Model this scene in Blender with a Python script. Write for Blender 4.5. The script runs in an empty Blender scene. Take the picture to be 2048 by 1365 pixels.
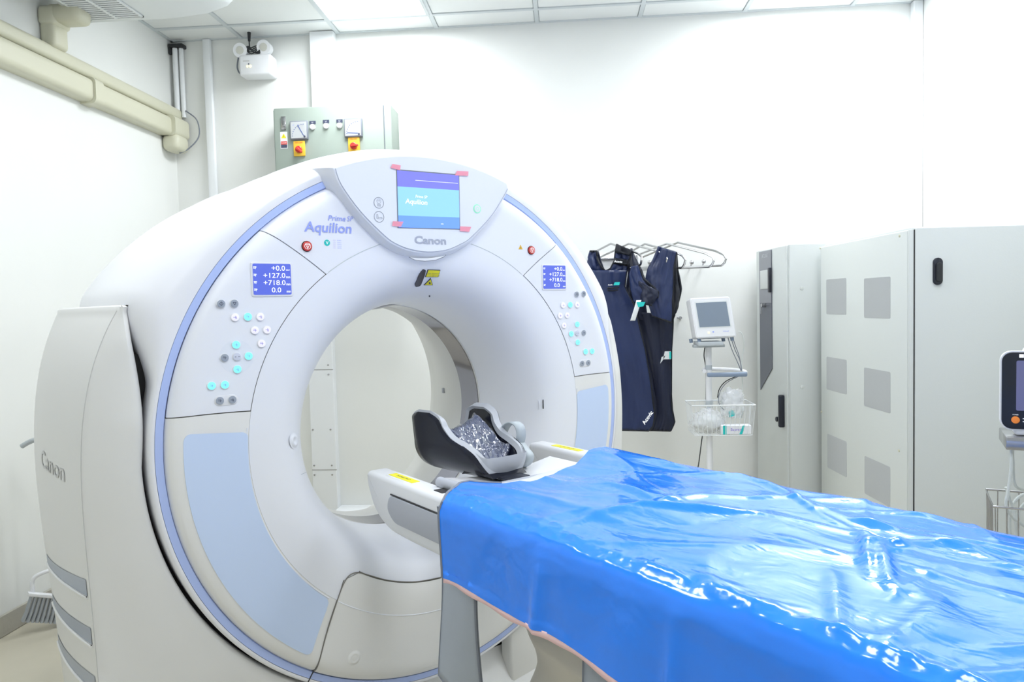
import bpy, bmesh, math, random
import numpy as np
from mathutils import Vector, Matrix, noise
PI = math.pi
random.seed(7)
scn = bpy.context.scene
COL = scn.collection

# ---------------------------------------------------------------- camera
F_PX, PITCH, ROLL, YAW = 1446.6, .0485, -.0247, -.0727
CAM = np.array([0, 0, 1.3745])
def _rot():
    fwd = np.array([math.sin(YAW)*math.cos(PITCH), math.cos(YAW)*math.cos(PITCH), -math.sin(PITCH)])
    r = np.array([math.cos(YAW), -math.sin(YAW), 0]); u = np.cross(r, fwd)
    return r*math.cos(ROLL)+u*math.sin(ROLL), -r*math.sin(ROLL)+u*math.cos(ROLL), fwd
CR, CU, CF = _rot()
cd = bpy.data.cameras.new('camera'); cam = bpy.data.objects.new('camera', cd); COL.objects.link(cam)
cd.sensor_width = 36; cd.sensor_fit = 'HORIZONTAL'; cd.lens = F_PX/2048*36; cd.clip_start = .05; cd.clip_end = 60
cam.matrix_world = Matrix(((CR[0], CU[0], -CF[0], CAM[0]), (CR[1], CU[1], -CF[1], CAM[1]), (CR[2], CU[2], -CF[2], CAM[2]), (0, 0, 0, 1)))
scn.camera = cam
# ---------------------------------------------------------------- world, exposure
w = bpy.data.worlds.new('world'); scn.world = w; w.use_nodes = True
w.node_tree.nodes['Background'].inputs[0].default_value = (.9, .95, 1, 1)
w.node_tree.nodes['Background'].inputs[1].default_value = .3
scn.view_settings.view_transform = 'Standard'; scn.view_settings.look = 'None'
scn.view_settings.exposure = 0.58; scn.view_settings.gamma = 1; scn.view_settings.use_curve_mapping = False
scn.cycles.max_bounces = 10; scn.cycles.diffuse_bounces = 6; scn.cycles.glossy_bounces = 4
scn.cycles.transparent_max_bounces = 12; scn.cycles.sample_clamp_indirect = 6
# room (metres; x to the right, y away from the camera)
LX, RX, BY, FY, CZ = -2.453, 2.13, 4.52, -2.6, 3.10
GX0, GY0, GS = -1.37, 4.31, .6215          # ceiling grid
LAMP_CELLS = [(0, 0), (4, 0), (0, 3), (4, 3), (2, 5), (0, 7), (4, 7)]   # (column, row) of lit panels; all but the first two added for general light
LAMP_W = {(0, 0): 16, (4, 0): 20, (0, 3): 12.5, (4, 3): 10, (2, 5): 11, (0, 7): 6, (4, 7): 6}
for (c, r) in LAMP_CELLS:
    ld = bpy.data.lights.new('panel_light', 'AREA'); ld.shape = 'SQUARE'; ld.size = .57; ld.energy = LAMP_W[(c, r)]
    ld.color = (.93, .965, 1.0)
    lo = bpy.data.objects.new('panel_light', ld); COL.objects.link(lo)
    lo.location = (GX0+(c+.5)*GS, GY0-(r+.5)*GS, CZ-.02)

def ray(u, v): return ((u-1024)*CR-(v-682.5)*CU+F_PX*CF)/F_PX
def at(u, v, ax, val):                     # photo pixel to a point on a world plane
    d = ray(u, v); t = (val-CAM[ax])/d[ax]; return CAM+t*d
TH = .7232; GO = np.array([-.4285, 2.3002, 0.])
_c, _s = math.cos(TH), math.sin(TH); GM = np.array([[_c, -_s, 0], [_s, _c, 0], [0, 0, 1]])
def gat(u, v, ax, val):                    # the same in the scanner's own frame
    d = GM.T@ray(u, v); c0 = GM.T@(CAM-GO); t = (val-c0[ax])/d[ax]; return c0+t*d

# ---------------------------------------------------------------- materials
def mat(name, col, rough=.5, metal=0., spec=.5, emit=None, es=0., alpha=1., trans=0., coat=0., bump=None, var=0., ior=1.45):
    m = bpy.data.materials.new(name); m.use_nodes = True; nt = m.node_tree; b = nt.nodes['Principled BSDF']
    b.inputs['Base Color'].default_value = (*col, 1); b.inputs['Roughness'].default_value = rough
    b.inputs['Metallic'].default_value = metal; b.inputs['Specular IOR Level'].default_value = spec
    b.inputs['Alpha'].default_value = alpha; b.inputs['Transmission Weight'].default_value = trans
    b.inputs['Coat Weight'].default_value = coat; b.inputs['IOR'].default_value = ior
    if emit: b.inputs['Emission Color'].default_value = (*emit, 1); b.inputs['Emission Strength'].default_value = es
    tc = nt.nodes.new('ShaderNodeTexCoord')
    if var:
        n = nt.nodes.new('ShaderNodeTexNoise'); n.inputs['Scale'].default_value = 3.; n.inputs['Detail'].default_value = 4
        r = nt.nodes.new('ShaderNodeMapRange'); r.inputs[1].default_value = .3; r.inputs[2].default_value = .7
        r.inputs[3].default_value = 1-var; r.inputs[4].default_value = 1.
        mx = nt.nodes.new('ShaderNodeMix'); mx.data_type = 'RGBA'; mx.blend_type = 'MULTIPLY'; mx.inputs[0].default_value = 1
        mx.inputs[6].default_value = (*col, 1)
        nt.links.new(tc.outputs['Object'], n.inputs['Vector']); nt.links.new(n.outputs['Fac'], r.inputs[0])
        nt.links.new(r.outputs[0], mx.inputs[7]); nt.links.new(mx.outputs[2], b.inputs['Base Color'])
    if bump:
        sc, st = bump
        n = nt.nodes.new('ShaderNodeTexNoise'); n.inputs['Scale'].default_value = sc; n.inputs['Detail'].default_value = 5
        bp = nt.nodes.new('ShaderNodeBump'); bp.inputs['Strength'].default_value = st; bp.inputs['Distance'].default_value = .01
        nt.links.new(tc.outputs['Object'], n.inputs['Vector']); nt.links.new(n.outputs['Fac'], bp.inputs['Height'])
        nt.links.new(bp.outputs[0], b.inputs['Normal'])
    return m
M = dict(
 wall=mat('wall_paint', (.80, .81, .79), .6, bump=(60, .03), var=.02),
 ceil=mat('ceiling_tile_board', (.78, .80, .80), .8, bump=(200, .05)),
 grid=mat('ceiling_grid_metal', (.60, .64, .66), .5),
 floor=mat('cream_vinyl', (.62, .58, .47), .35, bump=(40, .02), var=.12),
 base=mat('skirting_stone', (.50, .48, .42), .6, var=.3, bump=(30, .2)),
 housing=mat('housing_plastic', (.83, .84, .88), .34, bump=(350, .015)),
 face=mat('face_plastic', (.83, .85, .91), .36, bump=(350, .015)),
 face_low=mat('floor_bounce_plastic', (.82, .82, .81), .38, bump=(350, .015)),  # same white plastic, with the floor's warm bounce light put into its colour
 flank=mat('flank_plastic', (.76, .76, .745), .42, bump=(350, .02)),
 stripe=mat('blue_stripe', (.46, .57, .93), .35),
 pane=mat('pale_blue_panel', (.60, .72, .95), .4),
 dark=mat('dark_gap', (.03, .03, .032), .7),
 seam=mat('seam_brown', (.20, .19, .17), .7),
 metalring=mat('scan_window_film', (.30, .30, .35), .10, metal=.85),
 inner=mat('bore_plastic', (.74, .74, .72), .38),
 vis=mat('visor_plastic', (.80, .83, .90), .32),
 scr_blue=mat('display_blue', (.08, .11, .45), .3, emit=(.10, .15, .72), es=.34),
 scr_vio=mat('screen_violet', (.1, .1, .5), .25, emit=(.22, .24, .90), es=.5),
 scr_cyan=mat('screen_cyan', (.15, .34, .75), .25, emit=(.28, .56, .98), es=.55),
 scr_low=mat('screen_lower_blue', (.1, .2, .7), .25, emit=(.15, .33, .90), es=.5),
 white_ink=mat('white_ink', (.9, .9, .9), .4, emit=(.9, .95, 1), es=.3),
 blue_ink=mat('blue_ink', (.33, .40, .88), .4),
 grey_ink=mat('grey_ink', (.42, .45, .54), .4),
 beige_ink=mat('faint_grey_ink', (.56, .56, .55), .4),
 dark_ink=mat('dark_ink', (.06, .07, .12), .5),
 purple_ink=mat('purple_ink', (.35, .28, .75), .5),
 btn_cyan=mat('lit_cyan_button', (.2, .8, .85), .3, emit=(.25, .88, .90), es=.38),
 btn_white=mat('lit_white_button', (.85, .82, .88), .3, emit=(.95, .9, 1), es=.15),
 btn_grey=mat('grey_button', (.36, .40, .47), .35),
 btn_clear=mat('pale_button', (.66, .69, .80), .3),
 red=mat('red_button', (.62, .05, .04), .3),
 tape=mat('pink_tape', (.95, .35, .45), .5, alpha=.92),
 yellow=mat('yellow_label', (.85, .78, .03), .5),
 green=mat('green_ring', (.3, .75, .5), .4, emit=(.2, .8, .5), es=.2),
 amber=mat('amber_label', (.85, .52, .05), .5),
 teal=mat('teal_print', (.02, .55, .52), .5),
 blackp=mat('black_plastic', (.015, .018, .028), .3),
 lens=mat('laser_window', (.05, .05, .07), .08),
 table=mat('table_plastic', (.76, .77, .79), .38, bump=(300, .015)),
 tgrey=mat('grey_inset', (.43, .45, .50), .42),
 cush=mat('pale_cushion', (.66, .68, .74), .5, bump=(25, .08)),
 beige=mat('beige_bellows', (.60, .57, .50), .5, bump=(30, .05)),
 flap=mat('grey_quilted_flap', (.40, .44, .49), .6, bump=(12, .25), var=.15),
 trim=mat('grey_trim', (.20, .22, .26), .6),
 pinkhem=mat('pink_lining', (.90, .62, .62), .6),
 shell=mat('carbon_shell', (.010, .012, .022), .22, spec=.35),
 hgrey=mat('holder_grey', (.47, .49, .53), .4),
 pad=mat('dark_pad', (.07, .09, .17), .5),
 strap=mat('grey_strap', (.47, .52, .55), .6, bump=(60, .1)),
 steel=mat('polished_steel', (.50, .50, .51), .22, metal=1.),
 white=mat('white_plastic', (.80, .81, .84), .35),
 conduit=mat('white_conduit', (.80, .82, .84), .4),
 duct=mat('cream_duct', (.62, .61, .48), .42, bump=(30, .02)),
 ac=mat('ac_white', (.72, .75, .76), .4),
 meterink=mat('meter_blue', (.05, .10, .35), .6),
 acdark=mat('ac_grille_dark', (.30, .31, .32), .6),
 panel=mat('panel_green_grey', (.31, .36, .32), .6, spec=.2),
 cab=mat('cabinet_paint', (.60, .63, .62), .42, bump=(150, .03)),
 cabl=mat('cabinet_door_paint', (.66, .69, .67), .42, bump=(150, .03)),
 mesh=mat('vent_mesh', (.55, .57, .58), .6, bump=(900, .5)),
 rubber=mat('black_rubber', (.02, .022, .025), .45),
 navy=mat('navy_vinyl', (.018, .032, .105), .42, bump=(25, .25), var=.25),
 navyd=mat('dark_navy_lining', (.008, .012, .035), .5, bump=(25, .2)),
 bind=mat('black_binding', (.006, .008, .015), .6),
 glassgrey=mat('idle_screen', (.22, .27, .34), .25),
 slate=mat('slate_rubber', (.22, .28, .38), .5),
 wire=mat('white_wire', (.75, .78, .80), .4),
 orange=mat('orange_button', (.95, .28, .05), .4),
 cable=mat('grey_cable', (.62, .66, .64), .45),
 bristle=mat('grey_bristle', (.40, .43, .46), .6),
 greyp=mat('grey_plastic', (.48, .52, .55), .45),
 lampface=mat('lamp_diffuser', (.9, .9, .9), .5, emit=(.95, .98, 1), es=3.),
 lensw=mat('lamp_glass', (.60, .60, .55), .2),
 bag=mat('clear_bag', (.90, .92, .96), .12, trans=.0, alpha=.30, spec=.8),
 bagwhite=mat('white_bag_content', (.72, .74, .74), .5, bump=(30, .5)),
 upsdark=mat('ups_dark_panel', (.13, .14, .17), .4),
 upsmid=mat('ups_grey_panel', (.27, .28, .31), .4),
)
def plastic_film():
    m = bpy.data.materials.new('clear_film'); m.use_nodes = True; nt = m.node_tree
    out = nt.nodes['Material Output']; nt.nodes.remove(nt.nodes['Principled BSDF'])
    tr = nt.nodes.new('ShaderNodeBsdfTransparent'); tr.inputs[0].default_value = (.93, .94, .97, 1)
    gl = nt.nodes.new('ShaderNodeBsdfGlossy'); gl.inputs['Roughness'].default_value = .08
    fr = nt.nodes.new('ShaderNodeFresnel'); fr.inputs[0].default_value = 1.5
    ad = nt.nodes.new('ShaderNodeMath'); ad.operation = 'MULTIPLY_ADD'; ad.inputs[1].default_value = .30; ad.inputs[2].default_value = .09
    mx = nt.nodes.new('ShaderNodeMixShader')
    n = nt.nodes.new('ShaderNodeTexNoise'); n.inputs['Scale'].default_value = 11; n.inputs['Detail'].default_value = 2; n.inputs['Distortion'].default_value = 1.8
    bp = nt.nodes.new('ShaderNodeBump'); bp.inputs['Strength'].default_value = .45; bp.inputs['Distance'].default_value = .02
    tc = nt.nodes.new('ShaderNodeTexCoord')
    nt.links.new(tc.outputs['Object'], n.inputs['Vector']); nt.links.new(n.outputs['Fac'], bp.inputs['Height'])
    nt.links.new(bp.outputs[0], gl.inputs['Normal']); nt.links.new(bp.outputs[0], fr.inputs['Normal'])
    nt.links.new(fr.outputs[0], ad.inputs[0]); nt.links.new(ad.outputs[0], mx.inputs[0])
    nt.links.new(tr.outputs[0], mx.inputs[1]); nt.links.new(gl.outputs[0], mx.inputs[2]); nt.links.new(mx.outputs[0], out.inputs[0])
    return m
M['film'] = plastic_film()
def drape_mat():
    m = mat('blue_vinyl_sheet', (.014, .235, 1.0), .18, spec=.5, coat=.4); nt = m.node_tree; b = nt.nodes['Principled BSDF']
    tc = nt.nodes.new('ShaderNodeTexCoord'); mp = nt.nodes.new('ShaderNodeMapping'); mp.inputs['Scale'].default_value = (1.6, .9, 1)
    n = nt.nodes.new('ShaderNodeTexNoise'); n.inputs['Scale'].default_value = 8; n.inputs['Detail'].default_value = 3; n.inputs['Distortion'].default_value = .6
    bp = nt.nodes.new('ShaderNodeBump'); bp.inputs['Strength'].default_value = .26; bp.inputs['Distance'].default_value = .02
    b.inputs['Coat Roughness'].default_value = .07; n.inputs['Roughness'].default_value = .5
    nt.links.new(tc.outputs['Object'], mp.inputs[0]); nt.links.new(mp.outputs[0], n.inputs['Vector'])
    nt.links.new(n.outputs['Fac'], bp.inputs['Height']); nt.links.new(bp.outputs[0], b.inputs['Normal']); nt.links.new(bp.outputs[0], b.inputs['Coat Normal'])
    return m
M['drape'] = drape_mat()

# ---------------------------------------------------------------- mesh helpers
class MB:
    def __init__(s): s.v = []; s.f = []
    def add(s, vs, fs):
        o = len(s.v); s.v += [tuple(map(float, p)) for p in vs]; s.f += [tuple(i+o for i in f) for f in fs]; return s
    def box(s, lo, hi, bev=0., seg=2, rot=None):
        bm = bmesh.new(); bmesh.ops.create_cube(bm, size=1)
        c = [(a+b)/2 for a, b in zip(lo, hi)]; d = [abs(b-a) for a, b in zip(lo, hi)]
        for v in bm.verts: v.co = Vector((v.co.x*d[0], v.co.y*d[1], v.co.z*d[2]))
        if bev: bmesh.ops.bevel(bm, geom=bm.edges[:], offset=min(bev, min(d)*.49), segments=seg, affect='EDGES', profile=.5)
        if rot is not None:
            for v in bm.verts: v.co = rot@v.co
        for v in bm.verts: v.co += Vector(c)
        s.bm(bm); return s
    def bm(s, bm):
        bm.verts.index_update(); s.add([v.co for v in bm.verts], [[v.index for v in f.verts] for f in bm.faces]); bm.free(); return s
    def cyl(s, p0, p1, r0, r1=None, n=20, caps=True):
        r1 = r0 if r1 is None else r1; p0, p1 = Vector(p0), Vector(p1); d = (p1-p0).normalized()
        a = d.orthogonal().normalized(); b = d.cross(a); vs = []
        for p, r in ((p0, r0), (p1, r1)):
            vs += [p+(a*math.cos(2*PI*i/n)+b*math.sin(2*PI*i/n))*r for i in range(n)]
        fs = [(i, (i+1) % n, n+(i+1) % n, n+i) for i in range(n)]
        if caps: fs += [tuple(range(n))[::-1], tuple(range(n, 2*n))]
        return s.add(vs, fs)
    def disc(s, c, nrm, r, h, n=24, bev=.15):      # a button: short cylinder with a rounded top
        c, nrm = Vector(c), Vector(nrm).normalized(); a = nrm.orthogonal().normalized(); b = nrm.cross(a); vs = []
        rings = [(0, 1), (h*(1-bev), 1), (h, 1-bev)]
        for z, k in rings: vs += [c+nrm*z+(a*math.cos(2*PI*i/n)+b*math.sin(2*PI*i/n))*r*k for i in range(n)]
        fs = [(j*n+i, j*n+(i+1) % n, (j+1)*n+(i+1) % n, (j+1)*n+i) for j in range(2) for i in range(n)] + [tuple(range(2*n, 3*n))]
        return s.add(vs, fs)
    def tube(s, pts, r, n=8, closed=False):
        pts = [Vector(p) for p in pts]; N = len(pts); vs = []; up = None
        for i, p in enumerate(pts):
            a = pts[i-1] if (i or closed) else p; b = pts[(i+1) % N] if (i < N-1 or closed) else p
            t = (b-a).normalized()
            up = t.orthogonal().normalized() if up is None else (up-t*up.dot(t)).normalized()
            q = t.cross(up); rr = r[i] if isinstance(r, (list, tuple)) else r
            vs += [p+(up*math.cos(2*PI*k/n)+q*math.sin(2*PI*k/n))*rr for k in range(n)]
        fs = [(i*n+k, i*n+(k+1) % n, ((i+1) % N)*n+(k+1) % n, ((i+1) % N)*n+k) for i in range(N if closed else N-1) for k in range(n)]
        if not closed: fs += [tuple(range(n))[::-1], tuple(range((N-1)*n, N*n))]
        return s.add(vs, fs)
    def prism(s, poly, o, u, v, nrm, th, bev=0.):   # polygon (2d) extruded along nrm by th
        bm = bmesh.new(); o, u, v, nrm = Vector(o), Vector(u), Vector(v), Vector(nrm).normalized()
        vs = [bm.verts.new(o+u*a+v*b) for a, b in poly]; f = bm.faces.new(vs)
        e = bmesh.ops.extrude_face_region(bm, geom=[f])
        top = [x for x in e['geom'] if isinstance(x, bmesh.types.BMVert)]
        for x in top: x.co += nrm*th
        if bev:
            es = [x for x in e['geom'] if isinstance(x, bmesh.types.BMEdge)]
            bmesh.ops.bevel(bm, geom=es, offset=bev, segments=3, affect='EDGES', profile=.5)
        bmesh.ops.recalc_face_normals(bm, faces=bm.faces[:]); return s.bm(bm)
    def grid(s, fn, nu, nv, wrap=False):
        vs = [fn(i/(nu if wrap else nu-1), j/(nv-1)) for j in range(nv) for i in range(nu)]
        fs = [(j*nu+i, j*nu+(i+1) % nu, (j+1)*nu+(i+1) % nu, (j+1)*nu+i) for j in range(nv-1) for i in range(nu if wrap else nu-1)]
        return s.add(vs, fs)
    def mesh(s, name, m, sharp=35):
        me = bpy.data.meshes.new(name); me.from_pydata(s.v, [], s.f); me.update()
        if m: me.materials.append(m)
        me.polygons.foreach_set('use_smooth', [True]*len(me.polygons)); me.set_sharp_from_angle(angle=math.radians(sharp)); return me
    def build(s, name, m, parent=None, sharp=35, **k):
        o = bpy.data.objects.new(name, s.mesh(name, m, sharp)); COL.objects.link(o)
        if parent is not None: o.parent = parent
        for a, b in k.items(): o[a] = b
        return o
def empty(name, loc, label, cat, rz=0., group=None):
    o = bpy.data.objects.new(name, None); COL.objects.link(o); o.location = loc; o.rotation_euler = (0, 0, rz); o.empty_display_size = .1
    o['label'] = label; o['category'] = cat
    if group: o['group'] = group
    return o
def tag(o, label, cat, group=None):
    o['label'] = label; o['category'] = cat
    if group: o['group'] = group
    return o
def struct(o): o['kind'] = 'structure'; return o
def thicken(o, t, off=0.):
    md = o.modifiers.new('thickness', 'SOLIDIFY'); md.thickness = t; md.offset = off; return o
def text(body, o, u, v, width, m, parent, name='lettering', height=None, shear=0., bold=0., depth=.0006, align='C'):
    """flat lettering; o = centre (or left end), u = writing direction, v = up"""
    cu = bpy.data.curves.new('t', 'FONT'); cu.body = body; cu.size = 1; cu.shear = shear; cu.offset = bold; cu.resolution_u = 3
    t = bpy.data.objects.new('t', cu); COL.objects.link(t)
    me = bpy.data.meshes.new_from_object(t.evaluated_get(bpy.context.evaluated_depsgraph_get()))
    bpy.data.objects.remove(t); bpy.data.curves.remove(cu)
    co = np.array([q.co[:] for q in me.vertices]); lo, hi = co.min(0), co.max(0)
    sx = width/(hi[0]-lo[0]); sy = sx if height is None else height/(hi[1]-lo[1])
    u, v, o = Vector(u).normalized(), Vector(v).normalized(), Vector(o); nrm = u.cross(v)
    cx = (lo[0]+hi[0])/2 if align == 'C' else lo[0]; cy = (lo[1]+hi[1])/2
    for q in me.vertices: q.co = o+u*((q.co.x-cx)*sx)+v*((q.co.y-cy)*sy)+nrm*depth
    me.name = name; me.materials.clear(); me.materials.append(m)
    ob = bpy.data.objects.new(name, me); COL.objects.link(ob); ob.parent = parent; return ob
def lerp(a, b, t): return a+(b-a)*t
def interp(x, xs, ys): return float(np.interp(x, xs, ys))
def circle_poly(c, r, n=24): return [(c[0]+r*math.cos(2*PI*i/n), c[1]+r*math.sin(2*PI*i/n)) for i in range(n)]
def rrect(x0, y0, x1, y1, r, n=5):
    out = []
    for cx, cy, a in ((x1-r, y1-r, 0), (x0+r, y1-r, 90), (x0+r, y0+r, 180), (x1-r, y0+r, 270)):
        out += [(cx+r*math.cos(math.radians(a+90*k/n)), cy+r*math.sin(math.radians(a+90*k/n))) for k in range(n+1)]
    return out
def round_poly(pts, r, n=4):
    out = []; N = len(pts)
    for i in range(N):
        p, a, b = Vector(pts[i]), Vector(pts[i-1]), Vector(pts[(i+1) % N])
        rr = min(r, (a-p).length*.45, (b-p).length*.45); pa = p+(a-p).normalized()*rr; pb = p+(b-p).normalized()*rr
        for k in range(n+1):
            t = k/n; out.append(tuple(pa*(1-t)**2+p*2*t*(1-t)+pb*t*t))
    return out
def smooth_path(pts, k=6):
    pts = [Vector(p) for p in pts]; out = []
    for i in range(len(pts)-1):
        p0 = pts[max(i-1, 0)]; p1 = pts[i]; p2 = pts[i+1]; p3 = pts[min(i+2, len(pts)-1)]
        for j in range(k):
            t = j/k; out.append(.5*((2*p1)+(p2-p0)*t+(2*p0-5*p1+4*p2-p3)*t*t+(3*p1-p0-3*p2+p3)*t**3))
    out.append(pts[-1]); return out

# ================================================================ THE ROOM
struct(MB().box((LX-.1, FY-.1, -.1), (RX+.1, BY+.1, 0)).build('floor', M['floor']))
struct(MB().box((LX-.1, BY, 0), (RX+.1, BY+.1, CZ+.1)).build('wall_back', M['wall']))
struct(MB().box((LX-.1, FY, 0), (LX, BY, CZ+.1)).build('wall_left', M['wall']))
struct(MB().box((RX, FY, 0), (RX+.1, BY, CZ+.1)).build('wall_right', M['wall']))
struct(MB().box((LX-.1, FY-.1, 0), (RX+.1, FY, CZ+.1)).build('wall_front', M['wall']))
ceil = struct(MB().box((LX-.1, FY-.1, CZ+.03), (RX+.1, BY+.1, CZ+.12)).build('ceiling', M['ceil']))
# grid bars and tiles (the lit cells are lamps of their own)
xs = [LX]+[GX0+k*GS for k in range(-1, 6)]+[RX]
ys = [BY]+[GY0-k*GS for k in range(0, 12) if GY0-k*GS > FY+.05]+[FY]
b = MB()
for x in xs[1:-1]: b.box((x-.012, FY, CZ-.002), (x+.012, BY, CZ+.028))
for y in ys[1:-1]: b.box((LX, y-.012, CZ-.0015), (RX, y+.012, CZ+.028))
b.box((LX, BY-.02, CZ-.001), (RX, BY, CZ+.02)); b.box((LX, FY, CZ-.001), (LX+.02, BY, CZ+.02)); b.box((RX-.02, FY, CZ-.001), (RX, BY, CZ+.02))
b.build('ceiling_grid', M['grid'], ceil)
for i in range(len(xs)-1):
    for j in range(len(ys)-1):
        if (i-2, j-1) in LAMP_CELLS: continue
        x0, x1, y0, y1 = xs[i]+.013, xs[i+1]-.013, ys[j+1]+.013, ys[j]-.013
        if i == 0: x0 = LX+.02
        if x1-x0 < .02 or y1-y0 < .02: continue
        MB().box((x0, y0, CZ+.004), (x1, y1, CZ+.02), .004, 1).build('ceiling_tile', M['ceil'], ceil)
where = {(0, 0): 'square ceiling lamp nearest the back wall on the left, over the scanner', (4, 0): 'square ceiling lamp nearest the back wall on the right, over the grey cabinets',
 (0, 3): 'added unseen square ceiling lamp above the left of the scanner front', (4, 3): 'added unseen square ceiling lamp above the foot of the blue covered table',
 (2, 5): 'added unseen square ceiling lamp in the middle of the room ceiling', (0, 7): 'added unseen square ceiling lamp far behind the viewer on the left', (4, 7): 'added unseen square ceiling lamp far behind the viewer on the right'}
for (c, r) in LAMP_CELLS:
    cx, cy = GX0+(c+.5)*GS, GY0-(r+.5)*GS
    t = empty('ceiling_lamp', (cx, cy, CZ), where[(c, r)], 'ceiling light', group='square ceiling lamps')
    MB().box((-.285, -.285, -.004), (.285, .285, .006), .003, 1).build('diffuser', M['lampface'], t)
    fb = MB()
    for a in (-1, 1): fb.box((a*.297-.009, -.306, -.006), (a*.297+.009, .306, .02)); fb.box((-.288, a*.297-.009, -.006), (.288, a*.297+.009, .02))
    fb.build('frame', M['grid'], t)
# skirting
struct(MB().box((LX, FY, 0), (LX+.012, BY, .095), .004, 1).build('baseboard_left', M['base']))
struct(MB().box((LX+.012, BY-.012, 0), (RX, BY, .095), .004, 1).build('baseboard_back', M['base']))
TX0, TX1 = -1.622, -1.462
# white boxed cable column on the back wall, seen above and through the bore
struct(MB().box((-1.535, BY-.06, 1.75), (-1.385, BY, CZ), .003, 1).build('trim_1', M['conduit']))
tr = struct(MB().box((TX0, BY-.06, 0), (TX1, BY, 1.75), .003, 1).build('trim_5', M['conduit']))
for z in (.36, 1.0): MB().box((TX0-.0005, BY-.0615, z), (TX1+.0005, BY-.0595, z+.003)).build('joint', M['seam'], tr)
sb = MB()
for z in (.33, .39, .62, .97, 1.03):
    for x in (TX0+.015, TX1-.03): sb.disc((x, BY-.06, z), (0, -1, 0), .006, .004, 10)
sb.build('screw', M['steel'], tr)
struct(MB().box((TX1, BY-.16, .0), (-.2, BY, .12), .01, 2).build('trim_2', M['conduit']))
struct(MB().box((-2.235, BY-.035, 0), (-2.185, BY, CZ), .008, 2).build('trim_3', M['conduit']))
struct(MB().box((2.075, BY-.05, 0), (2.128, BY, CZ), .004, 1).build('trim_4', M['conduit']))
# pipes in the corner
t = empty('corner_conduit', (LX+.05, BY-.05, 2.62), 'pair of thin white conduits in the left ceiling corner with a black clamp', 'pipe')
MB().cyl((-.012, .02, 0), (-.012, .02, .44), .016).build('conduit', M['conduit'], t)
MB().cyl((.024, .028, 0), (.024, .028, .44), .014).build('conduit', M['conduit'], t)
MB().box((-.045, -.005, .43), (.05, .05, .455), .006).box((-.045, .0, .39), (-.03, .02, .44), .004).build('clamp', M['rubber'], t)
t = tag(MB().tube(smooth_path([(LX+.09, BY-.03, 2.66), (LX+.16, BY-.03, 2.60), (LX+.17, BY-.03, 2.5), (LX+.12, BY-.06, 2.42), (LX+.075, BY-.10, 2.38)]), .004).build('loose_cable', M['trim']),
        'thin dark cable looping beside the end of the cream duct', 'cable')
# cream ducts on the left wall
def duct_profile(z0, z1, d, r=.03, n=6):
    return [(0, z0)]+[(d-r+r*math.sin(PI/2*k/n), z0+r-r*math.cos(PI/2*k/n)) for k in range(n+1)]+[(d-r+r*math.cos(PI/2*k/n), z1-r+r*math.sin(PI/2*k/n)) for k in range(n+1)]+[(0, z1)]
def duct_run(mb, z0, z1, d, y0, y1, r=.03):
    p = duct_profile(z0, z1, d, r); n = len(p)
    mb.add([(a, y0, b) for a, b in p]+[(a, y1, b) for a, b in p], [(i, i+1, n+i+1, n+i) for i in range(n-1)]+[tuple(range(n))[::-1], tuple(range(n, 2*n))])
    return mb
t = empty('pipe_cover', (LX, 3.2, 0), 'lower cream duct cover along the left wall with a joint sleeve', 'duct')
duct_run(MB(), 2.475, 2.592, .075, -1.6, 1.30).build('cover', M['duct'], t)
duct_run(MB(), 2.465, 2.60, .088, .40, .47).build('joint_sleeve', M['duct'], t)
e = MB(); duct_run(e, 2.475, 2.60, .10, 1.14, 1.305); e.box((0, 1.14, 2.385), (.11, 1.29, 2.49), .035, 4); e.build('end_elbow', M['duct'], t)
t = empty('pipe_cover', (LX, 3.2, 0), 'upper cream duct cover along the left wall under the air conditioner', 'duct')
duct_run(MB(), 2.598, 2.672, .06, -1.6, 1.30, .025).build('cover', M['duct'], t)
t = empty('pipe_cover', (LX, 3.38, 2.66), 'short upright cream duct elbow rising behind the air conditioner', 'duct')
MB().box((.0, -.055, 0), (.075, .055, .12), .02, 3).build('cover', M['duct'], t)
MB().box((0, -.065, .10), (.085, .065, .19), .02, 3).box((.03, -.06, .115), (.20, .06, .20), .03, 3).build('elbow', M['duct'], t)
# air conditioner hung from the ceiling
t = empty('air_conditioner', (-2.0, 3.0, 2.84), 'white ceiling air conditioner with a ribbed grille at the upper left', 'air conditioner')
prof = [(-.35, .02), (-.35, .215), (.42, .215), (.44, .15), (.43, .09), (.38, .045), (.28, .015), (.1, 0), (-.33, 0)]
b = MB(); n = len(prof)
b.add([(x, -1.0, z) for x, z in prof]+[(x, .53, z) for x, z in prof], [(i, (i+1) % n, n+(i+1) % n, n+i) for i in range(n)]+[tuple(range(n)), tuple(range(n, 2*n))[::-1]])
b.build('casing', M['ac'], t, sharp=50)
MB().box((-.295, -.92, -.003), (-.03, .48, .001)).build('grille_bed', M['acdark'], t)
for k in range(66): MB().box((-.295, -.915+k*.0212, -.007), (-.03, -.906+k*.0212, -.0025)).build('slat', M['ac'], t)
MB().box((-.17, -.92, -.0085), (-.155, .48, -.003)).box((-.30, -.92, -.0085), (-.29, .485, -.001)).box((-.035, -.92, -.0085), (-.025, .485, -.001)).box((-.30, .478, -.0085), (-.025, .487, -.001)).build('grille_frame', M['ac'], t)
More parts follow.
